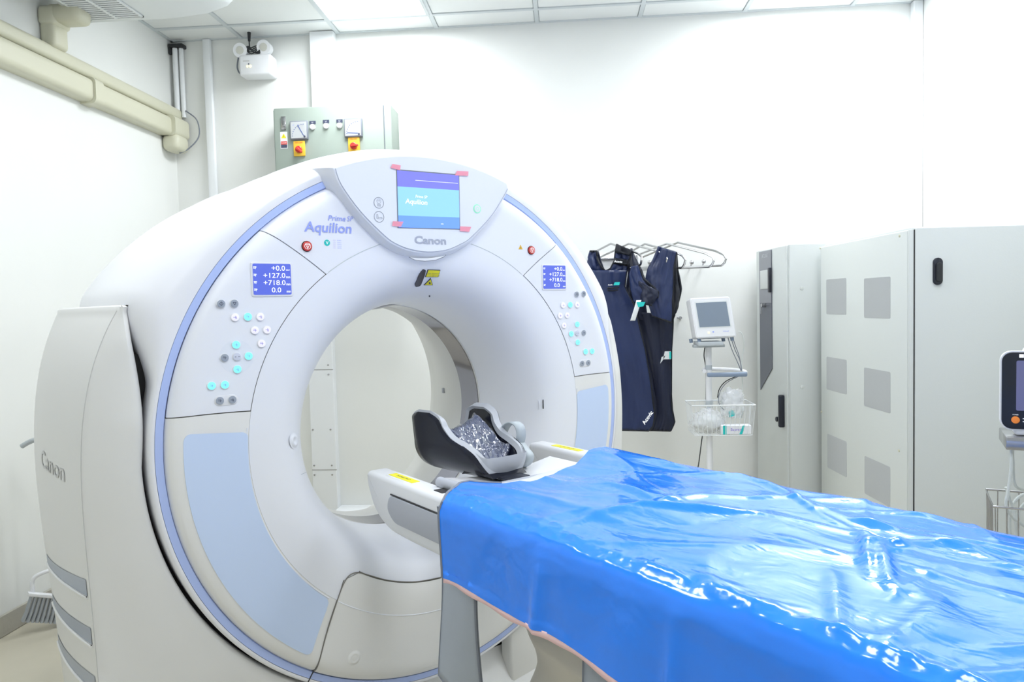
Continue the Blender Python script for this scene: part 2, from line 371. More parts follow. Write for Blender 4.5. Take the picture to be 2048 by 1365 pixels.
# emergency light
P = at(510, 130, 1, 4.42)
t = empty('emergency_light', (P[0], BY, P[2]), 'white twin-head emergency lamp with a coiled black lead high on the back wall', 'emergency light')
MB().box((-.10, -.11, -.065), (.105, -.0, .065), .016, 3).build('case', M['white'], t)
MB().box((-.07, -.1115, .02), (-.03, -.1105, .026)).build('print', M['beige_ink'], t)
MB().disc((-.035, -.11, .004), (0, -1, 0), .004, .003, 10).build('button', M['dark_ink'], t)
MB().disc((-.045, -.11, -.010), (0, -1, 0), .006, .003, 10).disc((-.026, -.11, -.010), (0, -1, 0), .008, .003, 10).build('indicator', mat('warm_indicator', (.95, .85, .4), .4, emit=(1, .9, .4), es=1), t)
for x, z in ((-.09, .10), (.06, .112)):
    h = MB().cyl((x, -.04, z), (x, -.105, z-.008), .036, .044, 28).build('lamp_head', M['white'], t)
    MB().disc((x, -.1055, z-.008), (0, -1, -.12), .024, .003, 24).build('lens', M['lensw'], h)
    MB().cyl((x*.8, -.05, .06), (x, -.06, z-.02), .012).build('neck', M['white'], h)
MB().tube(smooth_path([(-.12, -.05, .09), (-.135, -.05, .02), (-.135, -.04, -.01), (-.12, -.04, -.03), (-.10, -.04, -.03)]), .005).build('lead', M['trim'], t)
cb = MB()
for k in range(4):
    cb.tube(smooth_path([(-.06, -.09-.003*k, .10), (-.02, -.1, .105-.012*k), (.02, -.1, .115-.008*k), (.035, -.1, .09-.006*k), (0, -.1, .075), (-.03, -.1, .10+.004*k), (-.055, -.09, .115)]), .0035)
cb.tube([(-.03, -.1, .10), (-.035, -.09, .15)], .004).tube([(-.035, -.09, .15), (-.035, -.085, .225)], [.008, .013]).build('coiled_lead', M['rubber'], t)
# electrical panel box on the back wall
pz, py = 2.605, BY-.20
t = empty('electrical_panel', (-1.37, BY, 2.0), 'green-grey electrical box with two meters and two yellow rotary switches above the scanner', 'electrical box')
def pp(u, v):
    p = at(u, v, 1, py); return (p[0]+1.37, p[2]-2.0)
MB().box((-.36, -.195, -.45), (.365, 0, .595), .006).build('box', M['panel'], t)
MB().box((-.352, -.204, -.44), (.318, -.195, .60), .004).build('door', M['panel'], t)
MB().box((.318, -.197, -.44), (.322, -.194, .595)).build('seam', M['trim'], t)
for i, (u, v) in enumerate(((600, 262), (708, 257))):
    x, z = pp(u, v); mtr = MB().box((x-.055, -.222, z-.055), (x+.055, -.204, z+.055), .004).build('meter', M['trim'], t)
    MB().box((x-.048, -.2245, z-.048), (x+.048, -.222, z+.048)).build('dial', M['mesh'], mtr)
    c = (x+.03, z-.035); tip = (x-.005, z+.03) if i == 0 else (x-.035, z-.03)
    d = Vector((tip[0]-c[0], tip[1]-c[1])).normalized()*.002; q = (-d[1], d[0])
    nb = MB().add([(c[0]+q[0], -.2255, c[1]+q[1]), (c[0]-q[0], -.2255, c[1]-q[1]), (tip[0]-q[0], -.2255, tip[1]-q[1]), (tip[0]+q[0], -.2255, tip[1]+q[1])], [(0, 1, 2, 3)])
    for k in range(9):
        a = PI/2+PI/2*k/8; nb.box((x+.03+.068*math.cos(a)-.002, -.2258, z-.035+.068*math.sin(a)-.002), (x+.03+.068*math.cos(a)+.002, -.2252, z-.035+.068*math.sin(a)+.002))
    nb.build('needle', M['meterink'], mtr); MB().disc((x+.036, -.2245, z-.04), (0, -1, 0), .006, .003, 12).build('screw', M['dark_ink'], mtr)
    text('A' if i == 0 else 'V', (x-.03, -.2255, z+.03), (1, 0, 0), (0, 0, 1), .008, M['blue_ink'], mtr)
for u, v in ((626, 255), (653, 253), (680, 252)):
    x, z = pp(u, v); lamp = MB().disc((x, -.204, z), (0, -1, 0), .017, .012, 20, .3).build('indicator_lamp', M['white'], t)
    tg = MB().box((x-.019, -.207, z+.019), (x+.019, -.204, z+.037)).build('nameplate', M['dark_ink'], t)
    text('L1', (x, -.2072, z+.028), (1, 0, 0), (0, 0, 1), .008, M['white_ink'], tg)
for i, (u, v) in enumerate(((600, 298), (709, 291))):
    x, z = pp(u, v); sw = MB().box((x-.036, -.215, z-.046), (x+.036, -.204, z+.046), .008).build('rotary_switch', M['amber'], t)
    d = Vector((.7, 0, -.6)) if i == 0 else Vector((1, 0, 0)); c = Vector((x, -.215, z-.008))
    MB().disc(c, (0, -1, 0), .020, .018, 20).prism([(-.012, -.008), (-.012, .008), (.032, .005), (.032, -.005)], c+Vector((0, -.018, 0)), d.normalized(), d.normalized().cross(Vector((0, 1, 0))), (0, -1, 0), .012, .002).build('knob', M['red'], sw)
    text('ON-OFF', (x, -.2155, z+.034), (1, 0, 0), (0, 0, 1), .045, M['red'], sw)
x, z = pp(568, 247); MB().box((x-.015, -.212, z-.04), (x+.015, -.204, z+.04), .004).box((x-.008, -.214, z-.02), (x+.008, -.21, z-.008), .002).build('latch', M['steel'], t)
x, z = pp(568.5, 281); st = MB().box((x-.022, -.2055, z-.05), (x+.022, -.204, z+.05)).build('warning_label', M['white'], t)
MB().prism(round_poly([(-.016, 0), (.016, 0), (0, .028)], .003), (x, -.2058, z+.012), (1, 0, 0), (0, 0, 1), (0, -1, 0), .0008).build('triangle', M['yellow'], st)
text('N', (x, -.2072, z+.024), (1, 0, 0), (0, 0, 1), .005, M['dark_ink'], st, height=.014, shear=-.3)
MB().box((x-.019, -.2066, z-.026), (x+.019, -.2056, z-.007)).build('red_band', M['red'], st); MB().box((x-.019, -.2066, z-.046), (x+.019, -.2056, z-.027)).build('black_band', M['dark_ink'], st)
text('DANGER', (x, -.2068, z-.017), (1, 0, 0), (0, 0, 1), .032, M['white_ink'], st)

# ================================================================ CT SCANNER
def gempty(name, label, cat): return empty(name, tuple(GO), label, cat, rz=TH)
G = gempty('ct_scanner', 'large white ring-shaped CT scanner with a blue stripe and a round bore', 'medical scanner')
RP, RB = .598, .39
def face_y(r):
    if r <= RP:
        q = min(1, max(0, (RP-r)/(RP-RB))); return -.03+.327*(1-(1-q**3)**(1/3)) if q < 1 else .297
    if r < .745: return -.03
    q = (r-.745)/(.803-.745); return -.03+.032*(1-math.sqrt(max(0, 1-min(1, q)**2)))
def pol(phi, r, y): a = math.radians(phi); return (r*math.sin(a), y, 1+r*math.cos(a))
def rev(prof, name, m, parent=G, n=180, a0=0, a1=360, **k):
    full = a1-a0 >= 360
    mb = MB().grid(lambda s, t: pol(lerp(a0, a1, s), *(lambda p: (p[1], p[0]))(prof[round(t*(len(prof)-1))])), n, len(prof), wrap=full)
    return mb.build(name, m, parent, **k)
# 1. bore: (y, r)
rev([(.297, .388), (.297, .39), (.312, .392)], 'ring_edge', M['inner'])
rev([(.312, .3905), (.430, .3905)], 'scan_window', M['metalring'])
rev([(.429, .3905), (.445, .388), (.50, .388), (.56, .40), (.66, .435), (.76, .48), (.86, .522), (.93, .548), (.95, .575), (.955, .62), (.955, .92)], 'rear_cover', M['inner'], sharp=60)
# 2. dark underlay behind the seams of the front
rev([(face_y(r)+.006, r) for r in np.linspace(.42, .80, 26)], 'front_underlay', M['seam'])
# 3. front cover pieces: annular sectors with angle limits that depend on radius
def sector(name, m, r0, r1, pa, pb, n=40, nr=22, gap=.0, parent=G, dy=0., edge=.012, **k):
    """pa(r), pb(r): limiting angles in degrees from the top; a rim is turned back at every edge"""
    rs = np.linspace(r0, r1, nr); W = nr+2; L = n+2; mb = MB(); vs = []
    for j in range(W):
        r = rs[min(max(j-1, 0), nr-1)]; by = edge if j in (0, W-1) else 0
        for i in range(L):
            s = min(max(i-1, 0), n-1)/(n-1); e2 = edge if i in (0, L-1) else 0
            g = math.degrees(gap/r); ph = lerp(pa(r)+g, pb(r)-g, s)
            vs.append(pol(ph, r, face_y(r)+dy+max(by, e2)))
    fs = [(j*L+i, j*L+i+1, (j+1)*L+i+1, (j+1)*L+i) for j in range(W-1) for i in range(L-1)]
    mb.add(vs, fs); return mb.build(name, m, parent, sharp=50, **k)
GAP = .0016
ctl_top = lambda r: interp(r, [.598, .803], [37.0, 41.8])      # upper edge of the control panels
ctl_bot = lambda r: interp(r, [.598, .803], [79.6, 82.2])
low_side = lambda r: interp(r, [.50, .54, .60, .69, .775, .803], [145.5, 141.0, 142.6, 144.6, 146.6, 147.2])
# funnel: whole ring from the bore out to the crease (with the low cover cut out)
ft = lambda r: 0
rr = np.concatenate([RP-(RP-RB)*(1-np.linspace(0, 1, 30)**2)][::1])
mb = MB()
flim = lambda r: 145.5 if r < .5 else low_side(r)
def funnel(name, a0, a1, r0, r1, n, m):
    qs = np.linspace(0, 1, 34); rs = [r1-(r1-r0)*math.sin(q*PI/2)**.8 for q in qs] if r0 < .42 else list(np.linspace(r1, r0, 14))
    return MB().grid(lambda s, t: (lambda r: pol(lerp(-flim(r), flim(r), s), r, face_y(r)))(rs[round(t*(len(rs)-1))]), n, len(rs)).build(name, m, G, sharp=60)
funnel('funnel_cover', -141.6, 141.6, RB, RP, 150, M['face'])
sb_ = MB().grid(lambda s, t: pol(lerp(145.4, 214.6, s), RB+(.4995-RB)*math.sin(t*PI/2)**1.5, face_y(RB+(.4995-RB)*math.sin(t*PI/2)**1.5)), 50, 30); sb_.build('funnel_cover', M['face'], G, sharp=60)
# top cover between the control panels
sector('top_cover', M['face'], RP+.0005, .803, lambda r: -ctl_top(r), ctl_top, n=60, gap=GAP)
for s in (-1, 1):
    cr = MB().tube([pol(a, RP+.001, -.0295) for a in np.linspace(s*14, s*36, 24)], .0016, 6).build('crease', M['grid'], G)
panels = {}
for s in (-1, 1):
    A = (lambda r: -ctl_bot(r)) if s < 0 else ctl_top; B = (lambda r: -ctl_top(r)) if s < 0 else ctl_bot
    panels[s] = sector('control_panel', M['face'], RP+.002, .802, A, B, n=40, gap=GAP, dy=-.001, label='%s control panel with lit round buttons' % ('left' if s < 0 else 'right'))
    A = (lambda r: -low_side(r)) if s < 0 else ctl_bot; B = (lambda r: -ctl_bot(r)) if s < 0 else low_side
    sector('lower_side_cover', M['face_low'], RP+.0005, .803, A, B, n=60, gap=GAP)
    # pale blue inset with rounded corners
    pts = []
    for (a, r) in [(85.0, .600), (85.0, .763), (143.9, .763), (141.6, .655), (140.6, .606)]: pts.append((a/180*2.2, r))
    P2 = round_poly(pts, .022, 6); P2 = [(p[0]*180/2.2, p[1]) for p in P2]
    N1, N2 = 60, 12; rmin = lambda a: 0
    poly = np.array(P2); mbp = MB(); cols = []
    amin, amax = poly[:, 0].min(), poly[:, 0].max()
    def bounds(a):
        rs = []
        for i in range(len(P2)):
            (a0, r0), (a1, r1) = P2[i-1], P2[i]
            if (a0-a)*(a1-a) <= 0 and a0 != a1: rs.append(r0+(r1-r0)*(a-a0)/(a1-a0))
        return min(rs), max(rs)
    aa = list(amin+(amax-amin)*(.5-.5*np.cos(np.linspace(.04, PI-.04, N1))))
    vs = []
    for a in aa:
        lo, hi = bounds(a)
        rl = [lo]+list(np.linspace(lo, hi, N2))+[hi]
        for k, r in enumerate(rl): vs.append(pol(s*a, r, face_y(r)-(.0 if k in (0, len(rl)-1) else .0022)))
    K = N2+2
    mbp.add(vs, [(i*K+k, i*K+k+1, (i+1)*K+k+1, (i+1)*K+k) for i in range(N1-1) for k in range(K-1)]).build('blue_inset', M['pane'], G, sharp=60)
    MB().tube([pol(s*a, .6035, face_y(.6035)-.0005) for a in np.linspace(84, 140, 50)], .0018, 6).build('crease', M['face'], G)
# lower service cover
top_r = lambda a: interp(a, [141, 145.5, 150, 180], [.54, .50, .499, .502])
def low_pt(s, t):
    r = lerp(.503, .802, t); lim = low_side(r)+.15; a = lerp(lim, 360-lim, s); return pol(a, r, face_y(r)-.0012)
MB().grid(low_pt, 60, 26).build('service_cover', M['face_low'], G, sharp=60)
sm = [pol(low_side(r), r, face_y(r)-.0018) for r in np.linspace(.80, .512, 20)]
up_ = [pol(a, .5005, face_y(.5005)-.0022) for a in np.linspace(146.5, 213.5, 40)]
hf = smooth_path([pol(a, r, face_y(r)-.0022) for a, r in ((147.2, .80), (146.6, .775), (144.6, .69), (142.6, .60), (141.6, .55), (142.3, .520), (145, .504), (149, .5), (158, .5), (169, .5), (179.9, .5))], 7); path = hf+[Vector((-p[0], p[1], p[2])) for p in hf[::-1]]
MB().tube(path, .0017, 6).build('service_seam', M['seam'], G)
MB().tube([pol(a, RP+.0015, -.0312) for a in np.linspace(143, 217, 40)], .0018, 6).build('crease', M['face'], G)
c = gat(708, 1316, 1, -.03)
kb = MB().grid(lambda s, t: (c[0]+math.cos(2*PI*s)*(.004+.018*t), -.0316-.004*math.sin(t*PI)**2 if t > .3 else -.0345, c[2]+math.sin(2*PI*s)*(.004+.018*t)), 28, 10, wrap=True)
kb.disc((c[0], -.0312, c[2]), (0, -1, 0), .009, .0035, 20).build('round_lock', M['face_low'], G)
MB().disc((-c[0], -.0312, c[2]), (0, -1, 0), .012, .0035, 20).build('round_lock', M['face_low'], G)
# 4. blue stripe and lip
rev([(.004, .8035), (-.002, .806), (-.001, .8245), (.004, .826)], 'ring_stripe', M['stripe'], n=200)
for a in (-147.4, 147.4):
    MB().tube([pol(a, r, -.0025) for r in np.linspace(.803, .842, 6)], .0016, 6).build('stripe_joint', M['dark'], G)
# 5. outer housing
def OUT(a):
    a = abs(((a+180) % 360)-180); return interp(a, [0, 28, 45, 60, 66, 180], [.900, .902, .926, .952, .962, .962])
def house_prof(a):
    aa = abs(((a+180) % 360)-180); o = OUT(a); e = o-.90
    up = [(-.001, .8255), (-.002, .842), (.004, .852+.25*e), (.018, .864+.55*e), (.05, .880+.8*e), (.10, .891+.95*e), (.17, .898+e), (.26, .902+e), (.5, .905+e), (.9, .912+e), (.935, .905+e), (.955, .88+e)]
    lo = [(-.001, .8255), (-.002, .832), (.002, .836), (.010, .839), (.03, .840), (.06, .840), (.1, .840), (.15, .840), (.5, .840), (.9, .840), (.93, .840), (.955, .82)]
    t = min(1, max(0, (aa-62)/16.0)); t = t*t*(3-2*t)
    return [(lerp(u[0], l[0], t), lerp(u[1], l[1], t)) for u, l in zip(up, lo)]
hp = {}
def hfn(s, t):
    a = 360*s; k = round(a, 4)
    if k not in hp: hp[k] = house_prof(a)
    p = hp[k][round(t*11)]; return pol(a, p[1], p[0])
MB().grid(hfn, 480, 12, wrap=True).build('housing', M['housing'], G, sharp=60)
for s in (-1, 1): MB().grid(lambda u, t: pol(s*lerp(72, 180, u), lerp(.832, .90, t), .10), 90, 3).build('gap_backing', M['dark'], G)
# small moulded notch on the upper left shoulder
q = np.array(pol(-43, .925, .30)); nn = Vector((math.sin(math.radians(-43)), 0, math.cos(math.radians(-43))))
tt = Vector((0, 1, 0)); MB().prism(rrect(-.035, -.008, .035, .008, .006), Vector(q)-nn*.012, tt, nn.cross(tt), nn, .0135, .003).build('notch', M['housing'], G)
# 6. flanks (lower side covers that wrap round the housing)
ZS = [0, .45, .79, .92, 1.10, 1.26, 1.40]
XS = [-.945, -.962, -.973, -.976, -.966, -.931, -.868]
XB = [-.965, -.995, -1.018, -1.025, -1.012, -.982, -.930]
PX_, PB_ = np.polyfit(ZS, XS, 4), np.polyfit(ZS, XB, 4)
def fl_in(z):
    if z < .98: x = -math.sqrt(max(0, .849**2-(z-1)**2))
    else:
        t = (z-.98)/.42; x = -.8488+.009*math.sin(PI*min(1, t*1.3))-.004*t*t
    return min(x, -.30)
def fl_sec(z):
    xs_, xb = float(np.polyval(PX_, z)), float(np.polyval(PB_, z)); yi = interp(z, [0, 1.1, 1.3, 1.4], [.02, .02, .055, .10]); xi = fl_in(z)
    pts = [(xi, yi+.05), (xi-.0015, yi+.012), (xi-.006, yi+.003), (xi-.014, yi)]
    x0, y0 = pts[-1]; x1, y1 = xs_, .11
    for k in range(1, 9):
        t = k/9; pts.append((lerp(x0, x1, t), lerp(y0, y1, t)-.018*math.sin(PI*t)*(min(1, abs(x1-x0)/.15))))
    pts += [(x1, y1), (x1-.002, y1+.008)]
    for k in range(1, 11):
        t = k/10; pts.append((lerp(x1, xb, t)-.03*math.sin(PI*t)**.8*.9, lerp(y1+.01, .90, t)))
    pts += [(xb+.03, .935), (xb+.1, .95)]
    return pts
def flank_x(z, y):
    s = fl_sec(z)[13:]; return interp(y, [p[1] for p in s], [p[0] for p in s])
ZL = sorted(set(list(np.linspace(0, 1.385, 70))))
SEC = [fl_sec(z) for z in ZL]; topz = []
for s in (-1, 1):
    rows = [[(-s*p[0]*1, p[1], z) for p in sec] for z, sec in zip(ZL, SEC)]
    rows.append([(-s*(p[0]+.002), p[1], 1.397) for p in SEC[-1]])
    inn = [(-s*(p[0]+(.008 if i > 4 else 0)), p[1]+.006, 1.402) for i, p in enumerate(SEC[-1])]; rows.append(inn)
    rows.append([(-s*(-.80), p[1]+.02, 1.402) for p in SEC[-1]])
    n = len(SEC[0]); fs = [(j*n+i, j*n+i+1, (j+1)*n+i+1, (j+1)*n+i) for j in range(len(rows)-1) for i in range(n-1)]
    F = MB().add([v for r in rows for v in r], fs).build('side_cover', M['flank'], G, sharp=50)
    # seam between the front and the side of the cover
    MB().tube([(-s*(float(np.polyval(PX_, z))-.001), .1115, z) for z in np.linspace(0, 1.39, 60)], .0011, 6).build('cover_seam', M['beige_ink'], F)
    # three slanted vents on the side
    for k in range(3):
        z0 = .66-.13*k
        vm = MB()
        def vp(a, bb, off, z0=z0, s=s):
            y = .135+.56*a; z = z0-.015-.05*a-.0*a+.048*bb*(1-.35*a)
            return (-s*(flank_x(z, y)-off), y, z)
        vm.grid(lambda a, bb: vp(a, bb, .0015), 16, 4).build('vent', M['btn_grey'], F)
        MB().tube([vp(a, 0, .002) for a in np.linspace(0, 1, 14)], .005, 6).build('vent_lip', M['face_low'], F)
        MB().tube([vp(a, 0.06, .003) for a in np.linspace(0, 1, 14)], .0018, 5).build('vent_shadow_gap', M['dark'], F)
    # maker's name on the side
    me_o = text('Canon', (0, 0, 0), (1, 0, 0), (0, 1, 0), .30, M['beige_ink'], F, height=.052, bold=.01)
    for vtx in me_o.data.vertices:
        yy = .40+vtx.co.x*(-1 if s < 0 else 1); zz = .957+vtx.co.y
        vtx.co = Vector((-s*(flank_x(zz, yy)-.0015), yy, zz))
# plinth below the ring
MB().box((-.9, .10, 0), (.9, .90, .16), .01).build('plinth', M['dark'], G)
MB().grid(lambda s, t: (lerp(-.42, .42, s), lerp(.0, .09, t), lerp(.0, .14, t)), 4, 4).build('base_apron', M['face_low'], G)
# 7. displays, buttons, labels on the face
DISP = {-1: [(504, 528), (580, 528), (583, 590), (507, 590)], 1: [(1085, 531), (1130, 532), (1130.5, 578), (1086, 578)]}
for s in (-1, 1):
    q = [gat(u, v, 1, -.031) for u, v in DISP[s]]; x0 = (q[0][0]+q[3][0])/2; x1 = (q[1][0]+q[2][0])/2; z1 = (q[0][2]+q[1][2])/2; z0 = (q[2][2]+q[3][2])/2
    pn = panels[s]
    fr = rrect(x0-.005, z0-.005, x1+.006, z1+.004, .006); D = MB().prism(fr, (0, -.0308, 0), (1, 0, 0), (0, 0, 1), (0, -1, 0), .0022, .001).build('display', M['white'], pn)
    MB().prism(rrect(x0, z0, x1, z1, .004), (0, -.0331, 0), (1, 0, 0), (0, 0, 1), (0, -1, 0), .0006).build('display', M['scr_blue'], pn)
    H = (z1-z0); Wd = x1-x0
    for k, (tx, xe, un) in enumerate((('+0.0', .845, 'deg'), ('+127.0', .845, 'mm'), ('+718.0', .845, 'mm'), ('0.0', .72, 'mm'))):
        zc = z1-H*(.14+.235*k); wd = Wd*{4: .36, 6: .58, 3: .25}[len(tx)]
        text(tx, (x0+Wd*xe-wd/2, -.0338, zc), (1, 0, 0), (0, 0, 1), wd, M['white_ink'], pn, height=H*.165, bold=.008)
        text(un, (x0+Wd*.92, -.0338, zc-H*.06), (1, 0, 0), (0, 0, 1), Wd*.11, M['white_ink'], pn, height=H*.06, bold=.02)
        sy = MB()
        for (a, bb, c2, d2) in ((-.04, .03, .04, .045), (-.03, -.01, -.02, .04), (.01, -.04, .02, .03), (-.04, -.02, .01, -.005), (-.01, .01, .045, .02)):
            sy.box((x0+Wd*(.055+a), -.0342, zc+H*bb*1.0), (x0+Wd*(.055+c2), -.0339, zc+H*d2))
        sy.build('symbol', M['white_ink'], pn)
BT = {-1: [(442, 608, 'g'), (468.5, 607.5, 'g'), (470, 635, 'w'), (495.5, 634, 'c'), (520.5, 634, 'w'), (509.5, 661, 'w'), (534, 660, 'w'), (523, 687.5, 'w'), (472, 690, 'c'), (449, 716, 'g'), (473.5, 714, 'n'), (497, 712.5, 'c'), (474.5, 739, 'c'), (423, 772, 'c'), (449.5, 770, 'c'), (439.5, 802, 'g'), (464.5, 800, 'g')],
      1: [(1153, 589, 'g'), (1167, 588, 'g'), (1126, 611, 'w'), (1140, 610, 'c'), (1154, 610, 'w'), (1120, 632, 'w'), (1134, 631, 'w'), (1127.6, 651.5, 'w'), (1154, 649, 'c'), (1142, 668, 'c'), (1154, 666.5, 'n'), (1167, 666, 'g'), (1155, 685, 'c'), (1170.7, 703.7, 'c'), (1183.8, 702.7, 'c'), (1163.8, 727.5, 'g'), (1176, 726, 'g')]}
BM_ = dict(g='btn_grey', w='btn_white', c='btn_cyan', n='btn_clear')
for s in (-1, 1):
    pn = panels[s]; marks = {}; cen = None
    for i, (u, v, k) in enumerate(BT[s]):
        p = gat(u, v, 1, -.032)
        MB().disc((p[0], -.0305, p[2]), (0, -1, 0), .0117, .0028, 24, .1).build('button_rim', M['white'], pn)
        MB().disc((p[0], -.033, p[2]), (0, -1, 0), .0102, .0022, 24, .12).build('button', M[BM_[k]], pn)
        mk = marks.setdefault('blue_ink' if k == 'c' else 'purple_ink' if k == 'w' else 'dark_ink', MB()); y = -.0354; r = .005
        def ln(a, b_, c2, d2, w_=.0006):
            d = Vector((c2-a, d2-b_)).normalized()*w_; mk.add([(p[0]+a-d[1], y, p[2]+b_+d[0]), (p[0]+a+d[1], y, p[2]+b_-d[0]), (p[0]+c2+d[1], y, p[2]+d2-d[0]), (p[0]+c2-d[1], y, p[2]+d2+d[0])], [(0, 1, 2, 3)])
        if i == 0: ln(-r, 0, 0, r); ln(0, r, r, 0); ln(r, 0, 0, -r); ln(0, -r, -r, 0); ln(0, -.003, 0, .003)
        elif i == 1: ln(-.004, .003, .004, .003); ln(-.004, .003, 0, -.004); ln(.004, .003, 0, -.004)
        elif k == 'n': ln(-.006, 0, -.002, 0); ln(.003, 0, .007, 0)
        else:
            ln(-.005, 0, .004, 0); ln(.001, -.004, .001, .004)
            if i % 2: ln(-.004, .003, -.001, .003)
            else: ln(.0, -.003, .004, -.003)
    for k, mk in marks.items(): mk.build('button_symbols', M[k], pn)
    # round pad behind the four-way buttons, oval surround of the lowest pair
    u, v = (473.5, 714) if s < 0 else (1154, 667); p = gat(u, v, 1, -.031)
    MB().prism(circle_poly((p[0], p[2]), .0445, 48), (0, -.0308, 0), (1, 0, 0), (0, 0, 1), (0, -1, 0), .0005).build('four_way_pad', M['vis'], pn)
    a, b2 = [gat(q[0], q[1], 1, -.031) for q in BT[s][15:17]]; a, b2 = (a, b2) if a[0] < b2[0] else (b2, a)
    MB().prism(rrect(a[0]-.0145, min(a[2], b2[2])-.0135, b2[0]+.0145, max(a[2], b2[2])+.0135, .0135, 8), (0, -.0308, 0), (1, 0, 0), (0, 0, 1), (0, -1, 0), .0012, .0006).build('button_surround', M['white'], pn)
# emergency stop buttons, warning, sticker, product lettering
for (u, v) in ((613.5, 493), (1062, 501)):
    p = gat(u, v, 1, -.03)
    MB().disc((p[0], -.0302, p[2]), (0, -1, 0), .0155, .0006, 28).build('stop_button_rim', M['dark'], G)
    sbn = MB().disc((p[0], -.0305, p[2]), (0, -1, 0), .0135, .006, 28, .15).build('stop_button', M['red'], G)
    k = MB()
    for j in range(20):
        a0, a1 = 2*PI*j/20, 2*PI*(j+1)/20
        k.add([(p[0]+.0082*math.cos(a0), -.0368, p[2]+.0082*math.sin(a0)), (p[0]+.0092*math.cos(a0), -.0368, p[2]+.0092*math.sin(a0)), (p[0]+.0092*math.cos(a1), -.0368, p[2]+.0092*math.sin(a1)), (p[0]+.0082*math.cos(a1), -.0368, p[2]+.0082*math.sin(a1))], [(0, 1, 2, 3)])
    for (a, b2, c2, d2) in ((-.006, .005, .006, .005), (-.006, .005, 0, -.007), (.006, .005, 0, -.007), (0, .003, 0, -.003)):
        d = Vector((c2-a, d2-b2)).normalized()*.0006
        k.add([(p[0]+a-d[1], -.0368, p[2]+b2+d[0]), (p[0]+a+d[1], -.0368, p[2]+b2-d[0]), (p[0]+c2+d[1], -.0368, p[2]+d2-d[0]), (p[0]+c2-d[1], -.0368, p[2]+d2+d[0])], [(0, 1, 2, 3)])
    k.build('stop_symbol', M['white_ink'], sbn)
def gtext(s_, u0, v0, u1, v1, y, m, h, parent=G, **k):
    a, b2 = gat(u0, v0, 1, y), gat(u1, v1, 1, y); c_ = (a+b2)/2
    return text(s_, (c_[0], y, c_[2]), (1, 0, 0), (0, 0, 1), abs(b2[0]-a[0]), m, parent, height=h, **k)
gtext('Aquilion', 608, 459, 703, 458, -.031, M['blue_ink'], .038, shear=.12, bold=.018)
gtext('Prime', 656, 437, 691, 437, -.031, M['blue_ink'], .0155, shear=.2, bold=.01)
gtext('SP', 694, 438, 706, 438, -.031, M['blue_ink'], .0145, shear=.2)
p = gat(1041, 495, 1, -.03)
wt = MB().prism([(-.009, -.007), (.009, -.007), (0, .009)], (p[0], -.0302, p[2]), (1, 0, 0), (0, 0, 1), (0, -1, 0), .0008).build('warning_triangle', M['amber'], G)
text('Y', (p[0], -.0312, p[2]-.002), (1, 0, 0), (0, 0, 1), .006, M['dark_ink'], wt)
p = gat(654, 486, 1, -.03); stk = MB().disc((p[0], -.0302, p[2]), (0, -1, 0), .009, .0004, 24).build('inspection_sticker', M['teal'], G)
text('V', (p[0], -.0308, p[2]), (1, 0, 0), (0, 0, 1), .008, M['white_ink'], stk)
for k, tx in enumerate(('------', '- - -', '-----', '-------', '------')):
    text('m'*len(tx), (p[0]+.022, -.0305, p[2]+.008-.0055*k), (1, 0, 0), (0, 0, 1), .008, M['purple_ink'], stk, height=.0013); text('Nkt%d' % k if k % 2 else 'nnm', (p[0]+.037, -.0305, p[2]+.008-.0055*k), (1, 0, 0), (0, 0, 1), .012, M['blue_ink'], stk, height=.002)
# laser window and its labels on the funnel lip
def on_funnel(u, v):
    y = -.03
    for _ in range(12):
        q = gat(u, v, 1, y); y = face_y(math.hypot(q[0], q[2]-1))
    return Vector(q)
def funnel_patch(name, px, m, off=.0015, parent=G, thick=.0):
    vs = [on_funnel(u, v) for u, v in px]; c_ = sum(vs, Vector())/len(vs); nr = (vs[1]-vs[0]).cross(vs[2]-vs[0])
    nr = nr.normalized(); nr = -nr if nr.y > 0 else nr; vs2 = [q+nr*off for q in vs]
    bm = bmesh.new(); f = bm.faces.new([bm.verts.new(q) for q in vs2]); bm.faces.ensure_lookup_table()
    e = bmesh.ops.extrude_face_region(bm, geom=[f])
    for x in e['geom']:
        if isinstance(x, bmesh.types.BMVert): x.co -= nr*(off+.001)
    bmesh.ops.recalc_face_normals(bm, faces=bm.faces[:]); o = MB().bm(bm).build(name, m, parent); return o, c_, nr
funnel_patch('laser_window', round_poly([(846, 538), (851, 540), (848, 552), (840, 572), (830, 574), (829, 569), (838, 548)], 5), M['lens'], .004)
lb, c_, nr = funnel_patch('laser_label', [(855, 539), (880, 540), (876, 554), (850, 554)], M['dark_ink'], .003)
lb2, c_, nr = funnel_patch('laser_label', [(856, 540), (879, 541), (875.3, 553), (851.2, 553)], M['yellow'], .0038)
for k in range(3): text('LASER RADIATION', c_+nr*.0042+Vector((0, 0, .007-.007*k)), (1, 0, .02), (0, .0, 1), .045, M['dark_ink'], lb2, height=.003)
funnel_patch('laser_sign', [(847, 570), (865, 570), (861, 556)], M['dark_ink'], .003); funnel_patch('laser_sign', [(849, 569), (863.5, 569), (860.5, 558)], M['yellow'], .0038)
funnel_patch('laser_mark', circle_poly((858.5, 565), 1.8, 10), M['dark_ink'], .0048)
funnel_patch('indicator_dot', circle_poly((859, 592.5), 1.6, 10), M['dark_ink'], .001)
